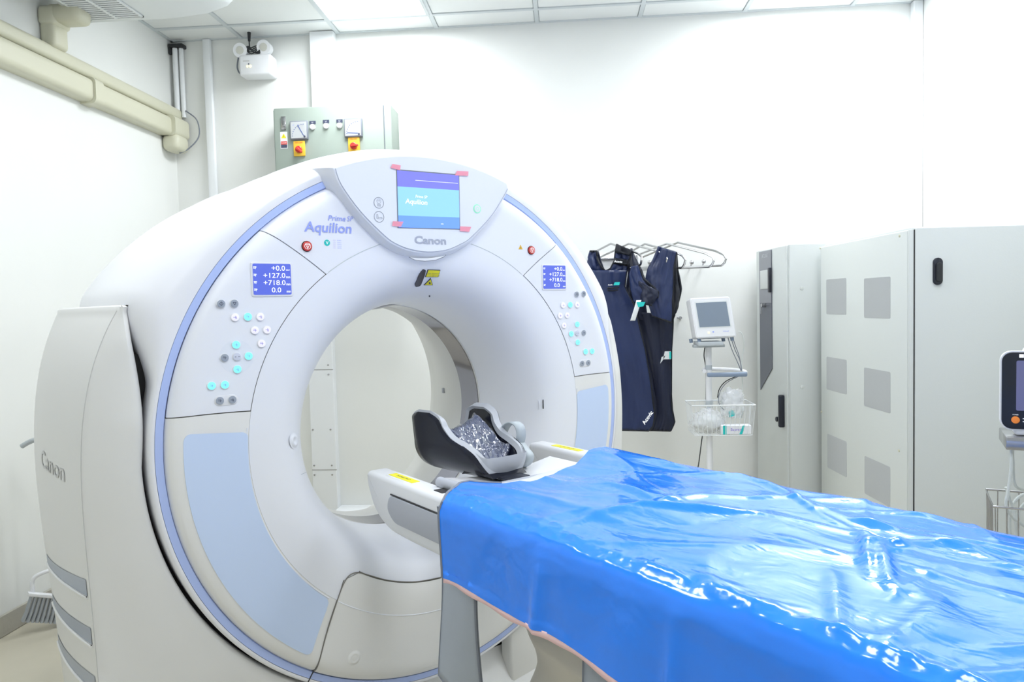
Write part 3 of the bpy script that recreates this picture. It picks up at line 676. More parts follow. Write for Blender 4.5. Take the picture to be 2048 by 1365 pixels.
# finger cups in the funnel
def cup(u, v, side):
    c_ = on_funnel(u, v); n_ = Vector((-side*.35, -1, 0)).normalized(); a_ = Vector((0, 0, 1)); b_ = n_.cross(a_)
    MB().grid(lambda s, t: c_+(b_*math.cos(2*PI*s)*.062*t*(1.0)+a_*math.sin(2*PI*s)*.022*t)*1.0+n_*(.002-.0025*t*t), 40, 8, wrap=True).build('finger_cup', M['vis'], G)
p = on_funnel(1086, 809); MB().prism(rrect(-.005, -.017, .005, .017, .005), p, (.8, .5, 0), (0, 0, 1), (0, -1, 0), .003, .001).build('cup_sensor', M['dark'], G)
for (u, v, wx) in ((1074, 811, .034), (588, 882, .022)):
    c_ = on_funnel(u, v); c0 = on_funnel(u-6, v); c1 = on_funnel(u+6, v); d_ = (c1-c0).normalized(); n_ = d_.cross(Vector((0, 0, 1))).normalized(); n_ = -n_ if n_.y > 0 else n_
    MB().grid(lambda s, t: c_+d_*math.cos(2*PI*s)*wx*1.25*t+Vector((0, 0, 1))*math.sin(2*PI*s)*.024*t+n_*(.0035*math.sin(PI*t)**3+.0006), 44, 14, wrap=True).build('finger_cup', M['face'], G)
# small square sensor in the rear of the bore
q_ = pol(86.5, .408, .59); MB().box((q_[0]-.006, q_[1]-.008, q_[2]-.011), (q_[0]+.012, q_[1]+.008, q_[2]+.011), .003).build('rear_sensor', M['hgrey'], G)
MB().grid(lambda s, t: pol(lerp(-17, 5, s), .3885-.012*math.sin(PI*s)*math.sin(PI*t), lerp(.27, .34, t)), 20, 8).build('top_lens', M['metalring'], G)
MB().tube([gat(602, 950, 1, -.02), gat(606, 948, 1, -.02), gat(613, 945, 1, -.018)], .0006, 5).build('scratch', M['grey_ink'], G)
# 8. visor with the touch screen
face_px = [(670.8, 337.4), (683, 370), (722, 424), (771, 473), (795, 489), (820, 498.5), (856, 504), (893, 500), (920, 489), (942, 475), (981, 434), (1003, 400), (1015, 378)]
fpts = [gat(u, v, 1, -.058) for u, v in face_px]; fpts = [(p[0], p[2]) for p in fpts]
x0, z0_ = fpts[0]; x1, z1_ = fpts[-1]
def arc_z(x): return 1+math.sqrt(max(0, .838**2-(x+.02)**2))
top = [(x, arc_z(x)-.0) for x in np.linspace(x1-.004, x0+.004, 26)]
fsm = [tuple(q) for q in smooth_path([(a, b_, 0) for a, b_ in fpts], 4)]; fsm = [(q[0], q[1]) for q in fsm]
FP = fsm+top
cx = np.mean([p[0] for p in FP]); cz = 1.70
def off(p, d):
    v_ = Vector((p[0]-cx, p[1]-cz)); return tuple(Vector(p)+v_.normalized()*d)
N = len(FP); ringsV = []
nT = len(top)
def yback(i, p):   # depth of the rim foot: on the face in front, on the drum behind
    r = math.hypot(p[0], p[1]-1); return face_y(min(r, .80)) if r < .80 else .0
R0 = [(p[0], -.058, p[1]) for p in FP]
R1 = [(off(p, .006)[0], -.056, off(p, .006)[1]) for p in FP]
R2 = [(off(p, .014)[0], -.047, off(p, .014)[1]) for p in FP]
R3 = []; R4 = []; R5 = []
for i, p in enumerate(FP):
    istop = len(fsm) <= i < N-1
    f = (i-len(fsm))/max(1, nT-1); side = .024+.018*max(0, (p[1]-1.66)/.13)
    if istop:
        bl = min(1, 4*min(f, 1-f)); d3, d4 = lerp(.020, .020, bl), lerp(.045, .030, bl)
        q = off(p, d3); R3.append((q[0], -.034, q[1])); q = off(p, d4); R4.append((q[0], .03, q[1])); q = off(p, lerp(.045, .045, bl)); R5.append((q[0], .28, q[1]))
    else:
        q = off(p, .020); R3.append((q[0], -.032, q[1])); q = off(p, side); R4.append((q[0], .03 if p[1] > 1.7 else .002, q[1]))
        q = off(p, side+.004); R5.append((q[0], .20 if p[1] > 1.76 else .012, q[1]))
V = R0+R1+R2+R3+R4+R5; fs = [(k*N+i, k*N+(i+1) % N, (k+1)*N+(i+1) % N, (k+1)*N+i) for k in range(5) for i in range(N)]
fs.append(tuple(range(N)))
VS = MB().add(V, fs).build('visor', M['vis'], G, sharp=30, label='curved hood with a touch screen at the top of the ring')
MB().tube([(p[0], -.0583, p[1]) for p in fsm], .0011, 6).build('visor_groove', M['grey_ink'], VS)
sc = [gat(u, v, 1, -.059) for u, v in ((794, 341), (917, 351), (919, 458), (797, 455))]
def sq(a, b_): # bilinear on the screen, a right, b up (0..1)
    bt = sc[3]*(1-a)+sc[2]*a; tp = sc[0]*(1-a)+sc[1]*a; q = bt*(1-b_)+tp*b_; return Vector(q)
def squad(name, a0, b0, a1, b1, m, y, par=VS):
    q = [sq(a0, b0), sq(a1, b0), sq(a1, b1), sq(a0, b1)]
    return MB().add([(v.x, y, v.z) for v in q]+[(v.x, y+.0012, v.z) for v in q], [(0, 1, 2, 3), (0, 4, 5, 1), (1, 5, 6, 2), (2, 6, 7, 3), (3, 7, 4, 0)]).build(name, m, par)
squad('screen_bezel', -.012, -.012, 1.012, 1.02, M['trim'], -.0592)
squad('screen', 0, .72, 1, 1, M['scr_vio'], -.0600); squad('screen', 0, .21, 1, .72, M['scr_cyan'], -.0600); squad('screen', 0, 0, 1, .21, M['scr_low'], -.0600)
squad('screen_print', .28, .845, .985, .852, M['white_ink'], -.0604)
q = sq(.285, .45); text('Aquilion', (q.x, -.0606, q.z), (1, 0, -.0), (0, 0, 1), .078, M['white_ink'], VS, height=.020, shear=.12, bold=.018)
q = sq(.37, .56); text('Prime SP', (q.x, -.0606, q.z), (1, 0, 0), (0, 0, 1), .042, M['white_ink'], VS, height=.009, shear=.15, bold=.01)
q = sq(.7, .08); text('008', (q.x, -.0606, q.z), (1, 0, 0), (0, 0, 1), .009, M['white_ink'], VS, height=.004)
for k, px in enumerate((((785, 328), (801.5, 331), (800.5, 341), (781.5, 336)), ((914, 342), (937, 343), (936.5, 352), (910, 351)), ((786, 443), (807, 443.5), (802, 454), (784.5, 452)), ((920, 453), (942.5, 454), (938.5, 464), (920, 462.5)))):
    vs = [gat(u, v, 1, -.0613) for u, v in px]
    MB().add([(v[0], -.0613, v[2]) for v in vs]+[(v[0], -.0608, v[2]) for v in vs], [(0, 1, 2, 3), (0, 4, 5, 1), (1, 5, 6, 2), (2, 6, 7, 3), (3, 7, 4, 0)]).build('tape_strip', M['tape'], VS)
gtext('Canon', 829, 481, 892, 481, -.0585, M['grey_ink'], .0245, parent=VS, bold=.03)
def ringmark(cx_, cz_, r, y, m, par, w_=.0013, n=32):
    k = MB()
    for j in range(n):
        a0, a1 = 2*PI*j/n, 2*PI*(j+1)/n
        k.add([(cx_+(r-w_)*math.cos(a0), y, cz_+(r-w_)*math.sin(a0)), (cx_+r*math.cos(a0), y, cz_+r*math.sin(a0)), (cx_+r*math.cos(a1), y, cz_+r*math.sin(a1)), (cx_+(r-w_)*math.cos(a1), y, cz_+(r-w_)*math.sin(a1))], [(0, 1, 2, 3)])
    return k
for i, (u, v) in enumerate(((757.5, 406), (758, 434))):
    p = gat(u, v, 1, -.058); k = ringmark(p[0], p[2], .0165, -.0588, None, VS)
    if i == 0:
        for (x, z, r) in ((0, .005, .007), (-.0025, .006, .0012), (.0025, .006, .0012)): kk = ringmark(p[0]+x, p[2]+z, r, -.0588, None, VS, .0007, 16); k.add(kk.v, kk.f)
        for x in (-.0045, -.0015, .0015, .0045): k.box((p[0]+x-.0004, -.0589, p[2]-.011), (p[0]+x+.0004, -.0587, p[2]-.003))
    else:
        k.box((p[0]-.008, -.0589, p[2]-.005), (p[0]-.0073, -.0587, p[2]+.006)); k.box((p[0]-.004, -.0589, p[2]-.005), (p[0]-.0033, -.0587, p[2]+.006)); k.box((p[0]-.008, -.0589, p[2]+.006), (p[0]-.0033, -.0587, p[2]+.0067))
        k.box((p[0]-.003, -.0589, p[2]-.002), (p[0]+.010, -.0587, p[2]-.0013)); k.box((p[0]-.008, -.0589, p[2]-.006), (p[0]+.010, -.0587, p[2]-.0053)); k.box((p[0]+.0093, -.0589, p[2]-.0055), (p[0]+.010, -.0587, p[2]-.0015))
    k.build('touch_icon', M['trim'], VS)
p = gat(954, 418, 1, -.058)
MB().disc((p[0], -.058, p[2]), (0, -1, 0), .0145, .0015, 32).build('start_button', M['green'], VS)
MB().disc((p[0], -.0594, p[2]), (0, -1, 0), .0115, .0012, 32).build('start_button', M['white'], VS); ringmark(p[0], p[2], .0055, -.0608, None, VS, .0014).build('start_symbol', M['green'], VS)
# smile-shaped lamp under the tongue
lp = [(818, 515), (830, 521), (850, 523.5), (872, 521), (892, 511), (880, 514), (856, 517), (835, 517)]
vs = [gat(u, v, 1, -.052) for u, v in lp]; MB().prism([(v[0], v[2]) for v in vs], (0, -.049, 0), (1, 0, 0), (0, 0, 1), (0, -1, 0), .004, .001).build('smile_lamp', M['white'], VS)
MB().tube([gat(u, v, 1, -.0535) for u, v in ((818, 514.5), (830, 520.5), (850, 523), (872, 520.5), (887, 514.5), (892, 510))], .0008, 6).build('smile_line', M['trim'], VS)

# ================================================================ PATIENT TABLE
T = gempty('patient_table', 'white scanner couch with grey side insets and beige bellows under the blue sheet', 'medical table')
BX = .03; YF = -3.3
def arm(side):
    xo = BX+side*.33; xi = BX+side*.262
    prof = [(-.115, .885), (-.120, .865), (-.15, .815), (-.20, .785), (-.26, .768), (-.34, .765), (YF, .765), (YF, .915), (-.17, .915), (-.135, .908)]
    return MB().prism(round_poly(prof, .02, 4), (min(xo, xi), 0, 0), (0, 1, 0), (0, 0, 1), (1, 0, 0), abs(xo-xi), .0), xo
for side in (-1, 1):
    prof = round_poly([(-.117, .915), (-.120, .875), (-.155, .815), (-.20, .785), (-.26, .768), (-.36, .765), (YF, .765), (YF, .915)], .022, 5)
    bm = bmesh.new(); xo, xi = BX+side*.33, BX+side*.262
    vv = [[bm.verts.new((x, a, b_)) for a, b_ in prof] for x in (xo, xi)]; n = len(prof)
    f1 = bm.faces.new(vv[0]); f2 = bm.faces.new(vv[1][::-1])
    for i in range(n): bm.faces.new((vv[0][i], vv[0][(i+1) % n], vv[1][(i+1) % n], vv[1][i]))
    bmesh.ops.recalc_face_normals(bm, faces=bm.faces[:])
    bmesh.ops.bevel(bm, geom=list(f1.edges)+list(f2.edges), offset=.014, segments=4, affect='EDGES', profile=.5)
    AR = MB().bm(bm).build('side_rail', M['table'], T, sharp=40)
    ins = round_poly([(-.262, .872), (-.245, .83), (-.285, .80), (YF+.1, .80), (YF+.1, .872)], .025, 6)
    MB().prism(ins, (xo-side*.001, 0, 0), (0, 1, 0), (0, 0, 1), (side, 0, 0), .0045, .002).build('grey_inset', M['tgrey'], AR)
    MB().tube([(xo+side*.001, y, .8745) for y in (-.268, -.4, YF+.12)], .0022, 6).build('inset_shadow_gap', M['dark'], AR)
    lab = MB().box((BX+side*.296-.012, -.345, .9148), (BX+side*.296+.012, -.215, .9162)).build('caution_label', M['yellow'], AR)
    text('CAUTION', (BX+side*.296, -.28, .9163), (0, 1*side*-1, 0), (side, 0, 0), .07, M['dark_ink'], lab, height=.008)
    for k in range(3): text('nmn mnnm mn nmmn', (BX+side*(.318), -.27, .9163), (0, -side, 0), (side, 0, 0), .1, M['beige_ink'], AR, height=.004) if k == 0 else None
MB().box((BX-.262, YF, .78), (BX+.262, -.40, .86), .01).build('carriage', M['table'], T)
MB().grid(lambda s, t: (BX+lerp(-.205, .205, s), lerp(-.30, YF, t), .905-.022*math.cos((s-.5)*PI)), 20, 6).build('cradle', M['table'], T); thicken(T.children[-1], .012, -1)
# padded mat
def matpt(s, t):
    x = BX+lerp(-.255, .255, s); e = min(1, min(s, 1-s)/.08); e = math.sin(e*PI/2); f = min(1, t/.03)
    y = lerp(-.47+.015*math.cos(s*9), YF, t); return (x, y-.0, .905+.021*e*math.sin(f*PI/2)+.003*noise.noise(Vector((x*9, y*5, 2))))
MB().grid(matpt, 40, 70).build('mattress', M['cush'], T)
MB().box((BX-.25, YF, .893), (BX+.25, -.46, .907), .006).build('mattress_base', M['tgrey'], T)
MB().cyl((BX-.268, -.42, .925), (BX-.262, -.56, .925), .014).build('release_handle', M['tgrey'], T)
MB().box((BX-.305, -.49, .9148), (BX-.275, -.45, .917), .001).build('socket', M['dark'], T)
# column with bellows
def bel(s, t):
    z = lerp(.765, .12, t); k = .022*(1-abs(math.sin(t*PI*4.0))**1.2); w_ = .235+k; d0, d1 = -.64+k, -2.6-k
    a = 2*PI*s; cx_, cy = math.cos(a), math.sin(a); e = 5
    den = (abs(cx_)**e+abs(cy)**e)**(1/e); return (BX+w_*cx_/den, (d0+d1)/2+(d0-d1)/2*cy/den, z)
MB().grid(bel, 96, 80, wrap=True).build('bellows', M['beige'], T, sharp=60)
MB().box((BX-.27, -2.75, 0), (BX+.27, -.60, .13), .02, 3).build('foot', M['face_low'], T)
MB().box((BX-.2, -.62, .0), (BX+.2, -.02, .05), .012, 3).build('floor_cover', M['face_low'], T)
# hanging grey flaps
for (ya, yb, zb) in ((-.535, -.70, .475), (-1.03, -1.22, .47), (-1.6, -1.79, .47)):
    def fp(s, t, ya=ya, yb=yb, zb=zb): return (BX-.343+.010*math.sin(3*s+4*t)-.004*t, lerp(ya, yb, s), lerp(.90, zb+(.03*(.5-s)), t))
    fl = MB().grid(fp, 14, 24).build('side_flap', M['flap'], T); thicken(fl, .006)
    pts = [fp(0, t) for t in np.linspace(0, 1, 12)]+[fp(s, 1) for s in np.linspace(0, 1, 8)][1:]+[fp(1, t) for t in np.linspace(1, 0, 12)][1:]
    MB().tube(pts, .0045, 6).build('flap_binding', M['trim'], fl)

# blue sheet
xe = [-.36, -.313, -.241, -.211, -.195, -.161, -.113, -.105, -.042, .03, .112, .245, .34]
ye = [-.612, -.580, -.525, -.520, -.55, -.592, -.60, -.622, -.612, -.575, -.553, -.467, -.45]
HEM = .752
cs = [(-.352, HEM), (-.350, .78), (-.348, .84), (-.345, .895), (-.338, .920), (-.312, .932), (-.2, .933), (0, .932), (.2, .933), (.295, .932), (.338, .920), (.350, .895), (.356, .83), (.36, .72)]
cl = [0]
for i in range(1, len(cs)): cl.append(cl[-1]+math.hypot(cs[i][0]-cs[i-1][0], cs[i][1]-cs[i-1][1]))
CT = cl[-1]
creases = []
rnd = random.Random(5)
for k in range(46):
    y0c = rnd.uniform(-.75, -3.2); x0c = rnd.uniform(-.30, .34); ang = rnd.gauss(0, .9); L = rnd.uniform(.12, .5)
    creases.append((x0c, y0c, math.cos(ang+PI/2), math.sin(ang+PI/2), L, rnd.uniform(.002, .0055), rnd.uniform(.007, .016)))
for (ua, va, ub, vb, hh) in ((1268, 1028, 1510, 1020, .011), (1720, 1085, 1830, 1190, .012), (1690, 1060, 1790, 1170, .011), (1730, 1105, 1860, 1080, .010), (1700, 1045, 1800, 1060, .008), (1400, 1165, 1480, 1195, .006), (1860, 1085, 2030, 1105, .008), (1540, 1075, 1700, 1110, .006), (1230, 985, 1330, 1010, .006), (1620, 1130, 1740, 1290, .006)):
    a, b_ = gat(ua, va, 2, .94), gat(ub, vb, 2, .94); L = math.hypot(b_[0]-a[0], b_[1]-a[1])
    creases.append(((a[0]+b_[0])/2, (a[1]+b_[1])/2, (b_[0]-a[0])/L, (b_[1]-a[1])/L, L*.6, hh, .012))
CRA = np.array(creases)
def drape(s, t):
    l = s*CT; i = max(0, min(len(cs)-2, int(np.searchsorted(cl, l))-1)); f = (l-cl[i])/(cl[i+1]-cl[i])
    x = lerp(cs[i][0], cs[i+1][0], f); z = lerp(cs[i][1], cs[i+1][1], f)
    y = lerp(interp(x, xe, ye), YF-.02, t)
    if s < .001: pass
    onTop = -.30 < x < .30 and z > .9
    q = Vector((x*1.7, y*1.1, 0.3))
    soft = noise.noise(q*2.2)*.010+noise.noise(q*5)*.004
    rdg = .012*max(0, 1-abs(noise.noise(Vector((x*3+5, y*2.1, 1))))*5)**2
    fine = .0035*noise.noise(Vector((x*14, y*8, 3)))
    topw = min(1, max(0, (.36-abs(x))/.05))*(1 if z > .91 else 0)
    d = 0
    edge = math.exp(-((abs(x)-.31)/.03)**2) if x < 0 else 0
    crk = edge*(.012*max(0, noise.noise(Vector((y*16, s*40, 4))))+.007*abs(noise.noise(Vector((y*38, s*90, 8)))))
    if z > .915:
        dx = x-CRA[:, 0]; dy = y-CRA[:, 1]; al = dx*CRA[:, 2]+dy*CRA[:, 3]; ac = -dx*CRA[:, 3]+dy*CRA[:, 2]+.03*np.sin(al*9)*1.0
        d = float((CRA[:, 5]*np.exp(-(ac/CRA[:, 6])**2)*np.exp(-(al/CRA[:, 4]*1.4)**4)).sum()); d = min(d, .016)
        ed = max(0, 1-min(1, (y+.56)*-6)) if y > -.8 else 0
        hump = .012*max(0, 1-((x-.0)**2+(y+.9)**2)/.05)
        zz = z+(soft+.013)*.5+rdg*.4+fine*.8+d+hump+crk
        zz = max(zz, z-.001)
        farup = .010*max(0, (x-.1)/.2)*max(0, 1-(-.46-y)/.35)
        return (x, y, zz+farup)
    # sides: hanging folds
    hang = min(1, (.91-z)/.12); sg = -1 if x < 0 else 1
    fold = .020*hang*(noise.noise(Vector((y*3.3, z*1.2, 5)))+.55*noise.noise(Vector((y*8, z*2.2, 9))))
    yy = y+.008*math.sin(z*15) if t < .02 else y
    step = 0
    for yc in (-.95, -1.28, -1.62): step += .012*math.exp(-((y-yc+.05*(z-.8))/.018)**2)*hang
    zz = z+(.006*math.sin(y*6)+.004*math.sin(y*17) if z < HEM+.02 else 0)
    return (x+sg*(max(fold, -.004)+.003+step+crk*.5), yy, zz)
D_ = MB().grid(drape, 150, 420).build('plastic_sheet', M['drape'], None, sharp=80)
D_.location = tuple(GO); D_.rotation_euler = (0, 0, TH); tag(D_, 'glossy bright blue plastic sheet draped over the scanner couch', 'sheet')
hem = [Vector(drape(0, t)) for t in np.linspace(0, 1, 160)]
hm = MB().grid(lambda s, t: tuple(hem[round(s*159)]+Vector((.002, 0, -.013*t+.002+.0025*math.sin(s*120)*t))), 160, 3).build('pink_hem', M['pinkhem'], D_)
thicken(hm, .003)
MB().tube([Vector(drape(s, 0))+Vector((0, .003, .0)) for s in np.linspace(0, .33, 30)], .0035, 6).build('edge_binding', M['trim'], D_)

# ================================================================ HEAD HOLDER
Hd = gempty('head_holder', 'grey cupped head holder with a black carbon shell at the end of the couch', 'head rest')
HX = .006
# U-shaped trough: angle a across (-1..1), y along
_wt = smooth_path([(0, -.375, 0), (.35, -.37, 0), (.5, -.35, 0), (.6, -.30, 0), (.68, -.245, 0), (.8, -.210, 0), (.93, -.190, 0), (1.0, -.150, 0)], 8)
def wing_top(a):   # nearest y (towards the patient) of the shell at each angle
    k = abs(a); return interp(k, [p.x for p in _wt], [p.y for p in _wt])
def hsec(a, r=0.):
    k = abs(a); sg = 1 if a >= 0 else -1
    if k < .6: th = k/.6*PI/2; X = (.094-r)*math.sin(th); Z = .965-(.088-r)*math.cos(th)
    else: q = (k-.6)/.4; X = (.094-r)+.012*q; Z = .965+.088*q
    return sg*X, Z
def hpt(a, t, r=0.):
    y0, y1 = wing_top(a), -.045-.012*abs(a)**2-.03*max(0, (abs(a)-.93)/.07)**2; y = lerp(y0, y1, t); X, Z = hsec(a, r)
    u = (y+.05)/-.39; sc_ = 1-.24*u*u; Zc = Z
    if abs(a) < .6: Zc = Z-.0*u
    return (HX+X*sc_, y, Zc+.015*u)
def ashape(s): return math.sin((s-.5)*PI*.98)/math.sin(PI*.49)
MB().grid(lambda s, t: hpt(lerp(-1, 1, s), t), 150, 18).build('shell', M['shell'], Hd, sharp=60); thicken(Hd.children[-1], .006)
MB().grid(lambda s, t: hpt(lerp(-.97, .97, s), t, .009), 150, 18).build('cushion', M['hgrey'], Hd, sharp=60); thicken(Hd.children[-1], .008, 1)
rim = [hpt(a, 0, .004) for a in np.linspace(-1, 1, 120)]; rimb = [hpt(a, 1, .004) for a in np.linspace(1, -1, 120)]
tl = [hpt(1, t, .004) for t in np.linspace(0, 1, 10)]; tr_ = [hpt(-1, t, .004) for t in np.linspace(1, 0, 10)]
rb = MB()
def band(pts, w_=.016, h_=.009):
    pts = [Vector(p) for p in pts]; N = len(pts); vs = []
    for i, p in enumerate(pts):
        a = pts[i-1]; b_ = pts[(i+1) % N]; t = (b_-a).normalized(); cc = Vector((HX, p.y, 1.0)); o_ = (p-cc); o_ = (o_-t*o_.dot(t)).normalized(); q = t.cross(o_)
        vs += [p+o_*w_*.5+q*h_*.5, p+o_*w_*.5-q*h_*.5, p-o_*w_*.5-q*h_*.5, p-o_*w_*.5+q*h_*.5]
    return vs, [(i*4+k, i*4+(k+1) % 4, ((i+1) % N)*4+(k+1) % 4, ((i+1) % N)*4+k) for i in range(N) for k in range(4)]
vs, fs = band(rim+tl[1:-1]+rimb+tr_[1:-1], .020, .016); rb.add(vs, fs).build('rim', M['hgrey'], Hd, sharp=40)
# lens shaped end plate facing the patient side
ep = MB(); fr_ = [hpt(a, 0, .0) for a in np.linspace(-.56, .56, 36)]
ep.grid(lambda s, t: (lambda p: (lerp(p[0], HX+(p[0]-HX)*.97, t), p[1]-.022*math.sin(PI*t*.5), lerp(p[2]-.004, max(p[2], .955), t)))(fr_[round(s*35)]), 36, 6).build('end_plate', M['hgrey'], Hd, sharp=60)
MB().box((HX-.04, -.44, .894), (HX+.04, -.30, .901), .003).prism([(-.40, .898), (-.30, .898), (-.24, .885), (-.26, .90), (-.36, .92)], (HX-.06, 0, 0), (0, 1, 0), (0, 0, 1), (1, 0, 0), .12, .002).build('mount', M['shell'], Hd)
for pts_ in (((1002, 872), (1011, 853), (1024, 845), (1037, 852), (1041, 870), (1037, 892)), ((1034, 880), (1047, 898), (1057, 912), (1052, 928), (1034, 938))):
    sp_ = smooth_path([gat(u, v, 0, .115) for u, v in pts_], 6)
    MB().grid(lambda s, t: tuple(sp_[round(s*(len(sp_)-1))]+Vector((.030*(t-.5), -.006*t, .0))), len(sp_), 3).build('strap', M['strap'], Hd); thicken(Hd.children[-1], .004)
# dark pad wrapped in film, lying in the holder
W_ = gempty('head_pad', 'dark blue foam pad wrapped in creased clear plastic inside the head holder', 'cushion')
PC = [Vector(gat(u, v, 0, x)) for u, v, x in ((897, 862, -.045), (948, 832, .07), (1020, 890, .078), (976, 930, -.02))]
def padpt(s, t, up=0.):
    p = PC[0].lerp(PC[1], s).lerp(PC[3].lerp(PC[2], s), t)
    w2 = noise.noise(Vector((s*3, t*3, 1))); bl = math.sin(PI*s)*math.sin(PI*t)
    return p+Vector((0, 0, -.022*math.sin(PI*s)*(.4+.6*t)+.010*math.sin(2*PI*t+.4)+.010*w2+up))
MB().grid(lambda s, t: tuple(padpt(s, t)), 30, 24).build('pad', M['pad'], W_, sharp=60); thicken(W_.children[-1], .016, 1)
def film(s, t):
    s2, t2 = s*1.10-.05, t*1.10-.05; p = padpt(s2, t2, .004); n1 = noise.noise(Vector((s*7+t*5, t*3-s*3, 7))); n2 = noise.noise(Vector((s*18, t*14, 2)))
    ed = max(0, abs(2*s-1)-.86, abs(2*t-1)-.86)/.14
    return tuple(p+Vector((.001*n2, .002*n2, .014*abs(n1)+.002*n2-.016*ed)))
MB().grid(film, 80, 60).build('film', M['film'], W_, sharp=80)

# ================================================================ BACK OF THE ROOM, RIGHT
# wall bracket with swing arms
Rk = empty('apron_rack', (.45, BY, 1.62), 'chrome wall rack with five swing arms holding the lead aprons', 'rack')
def rl(p): return (p[0]-.45, p[1]-BY, p[2]-1.62)
MB().box((-.30, -.012, -.05), (.02, 0, .05), .004).build('wall_plate', M['white'], Rk)
MB().cyl((-.28, -.03, -.045), (-.28, -.03, .045), .008).cyl((.0, -.03, -.045), (.0, -.03, .045), .008).box((-.29, -.03, .02), (.01, -.0, .035), .002).build('bracket', M['steel'], Rk)
arms = [((1194, 502), (1221.7, 487.6), (1281, 509), (1283, 521), (1277, 534), (1215, 541)),
        ((1202, 514), (1257.6, 487.6), (1321, 504), (1334, 518), (1326, 533), (1225, 540)),
        ((1245, 512), (1290, 488), (1356, 506), (1370.5, 520), (1364, 536), (1250, 540)),
        ((1279, 509), (1333.7, 487.6), (1420, 509.5), (1427.5, 522), (1418, 534.5), (1285, 540)),
        ((1282, 516), (1355.7, 485.4), (1440, 504.4), (1452, 518), (1443, 531.5), (1290, 539))]
AD = []
for k, a in enumerate(arms):
    d = [4.44, 4.28, 3.98, 3.95, 3.98, 4.44]
    P_ = [Vector(at(u, v, 1, y)) for (u, v), y in zip(a, d)]; AD.append(P_)
    pk = P_[1]; tp1, tp, tp2 = P_[2:5]
    path = [P_[0]]+[P_[0].lerp(pk, .9), pk, pk.lerp(tp1, .1), pk.lerp(tp1, .9)]+[tp1.lerp(tp, .5)+Vector((.004, 0, .003)), tp, tp.lerp(tp2, .5)+Vector((.004, 0, -.003)), tp2]+[tp2.lerp(P_[5], .15), P_[5]]
    MB().tube([rl(p) for p in path], .0058, 10).build('swing_arm', M['steel'], Rk)
# knob hooks
for (u, v) in ((1299, 527), (1383, 527), (1407, 525)):
    p = at(u, v, 1, BY-.03); t = empty('wall_hook', (p[0], BY, p[2]), {1299: 'chrome knob hook half hidden by the front apron', 1383: 'chrome knob hook under the swing arm tips, the left of two', 1407: 'chrome knob hook under the swing arm tips, the right of two'}[u], 'hook', group='chrome wall hooks')
    MB().cyl((0, 0, -.02), (0, -.035, .0), .005).build('stem', M['steel'], t)
    bm = bmesh.new(); bmesh.ops.create_uvsphere(bm, u_segments=14, v_segments=10, radius=.013); bmesh.ops.translate(bm, verts=bm.verts[:], vec=(0, -.04, .004)); MB().bm(bm).build('ball', M['steel'], t)
p = at(1360, 636, 1, BY); t = tag(MB().disc((0, 0, 0), (0, -1, 0), .010, .02, 12).box((-.02, -.016, -.004), (.0, -.006, .004), .001).build('wall_screw', M['steel']), 'small metal fixing in the wall left of the white monitor', 'fixing'); t.location = (p[0], BY, p[2])
# aprons: cloth panels between a left and a right outline
def cloth(name, m, left, right, y0, par, n=26, nv=60, bulge=.03, seed=0, th=.008, lean=0., **k):
    lv = [q[1] for q in left]; lu = [q[0] for q in left]; rv = [q[1] for q in right]; ru = [q[0] for q in right]
    v0, v1 = min(lv), max(lv); w0, w1 = min(rv), max(rv); org = Vector(par.location)
    def fn(s, t):
        va = lerp(v0, v1, t); vb = lerp(w0, w1, t); ua = interp(va, lv, lu); ub = interp(vb, rv, ru)
        u = lerp(ua, ub, s); v = lerp(va, vb, s)
        y = y0+lean*t-bulge*math.sin(PI*s)+.022*noise.noise(Vector((s*3.2+seed, t*2.0, seed)))+.008*noise.noise(Vector((s*9, t*5, seed+3)))
        return tuple(Vector(at(u, v, 1, y))-org)
    o = MB().grid(fn, n, nv).build(name, m, par, sharp=60, **k); thicken(o, th)
    return o, fn
def binding(fn, m, par, sides='LRB', r=.006):
    if 'L' in sides: MB().tube([fn(0, t) for t in np.linspace(0, 1, 40)], r, 6).build('binding', m, par)
    if 'R' in sides: MB().tube([fn(1, t) for t in np.linspace(0, 1, 40)], r, 6).build('binding', m, par)
    if 'B' in sides: MB().tube([fn(s, 1) for s in np.linspace(0, 1, 20)], r, 6).build('binding', m, par)
    if 'T' in sides: MB().tube([fn(s, 0) for s in np.linspace(0, 1, 20)], r, 6).build('binding', m, par)
A1 = empty('lead_apron', (.30, 4.1, 1.2), 'navy lead apron with a scooped neck hanging nearest the scanner', 'apron', group='navy lead aprons on the rack')
bd, fn1 = cloth('front', M['navy'], [(1165, 541), (1170, 600), (1190, 700), (1225, 860)], [(1253, 541), (1249, 575), (1268, 612), (1290, 700), (1300, 760), (1309, 830), (1306, 853), (1298, 862)], 4.02, A1, bulge=.04, seed=1, n=30)
binding(fn1, M['bind'], bd, 'RB')
sl, f2 = cloth('shoulder_strap', M['navy'], [(1180, 503), (1176, 515), (1172, 542)], [(1193, 503), (1195, 520), (1203, 536), (1211, 543)], 4.06, A1, n=10, nv=14, bulge=.004, seed=2); binding(f2, M['bind'], sl, 'RT')
sr, f3 = cloth('shoulder_strap', M['navy'], [(1234, 489), (1231, 505), (1229, 522), (1221, 538), (1211, 543)], [(1262, 500), (1260, 515), (1256, 530), (1254, 543)], 4.06, A1, n=12, nv=18, bulge=.004, seed=3); binding(f3, M['bind'], sr, 'LR')
cloth('shoulder_patch', M['bind'], [(1234.2, 489), (1231, 505)], [(1262, 500), (1260.5, 512)], 4.045, A1, n=8, nv=6, bulge=.004, seed=3, th=.01)
lb_, _ = cloth('maker_patch', M['bind'], [(1229.5, 517), (1227.5, 527)], [(1256, 520), (1254.5, 532)], 4.045, A1, n=8, nv=5, bulge=.004, seed=3, th=.01)
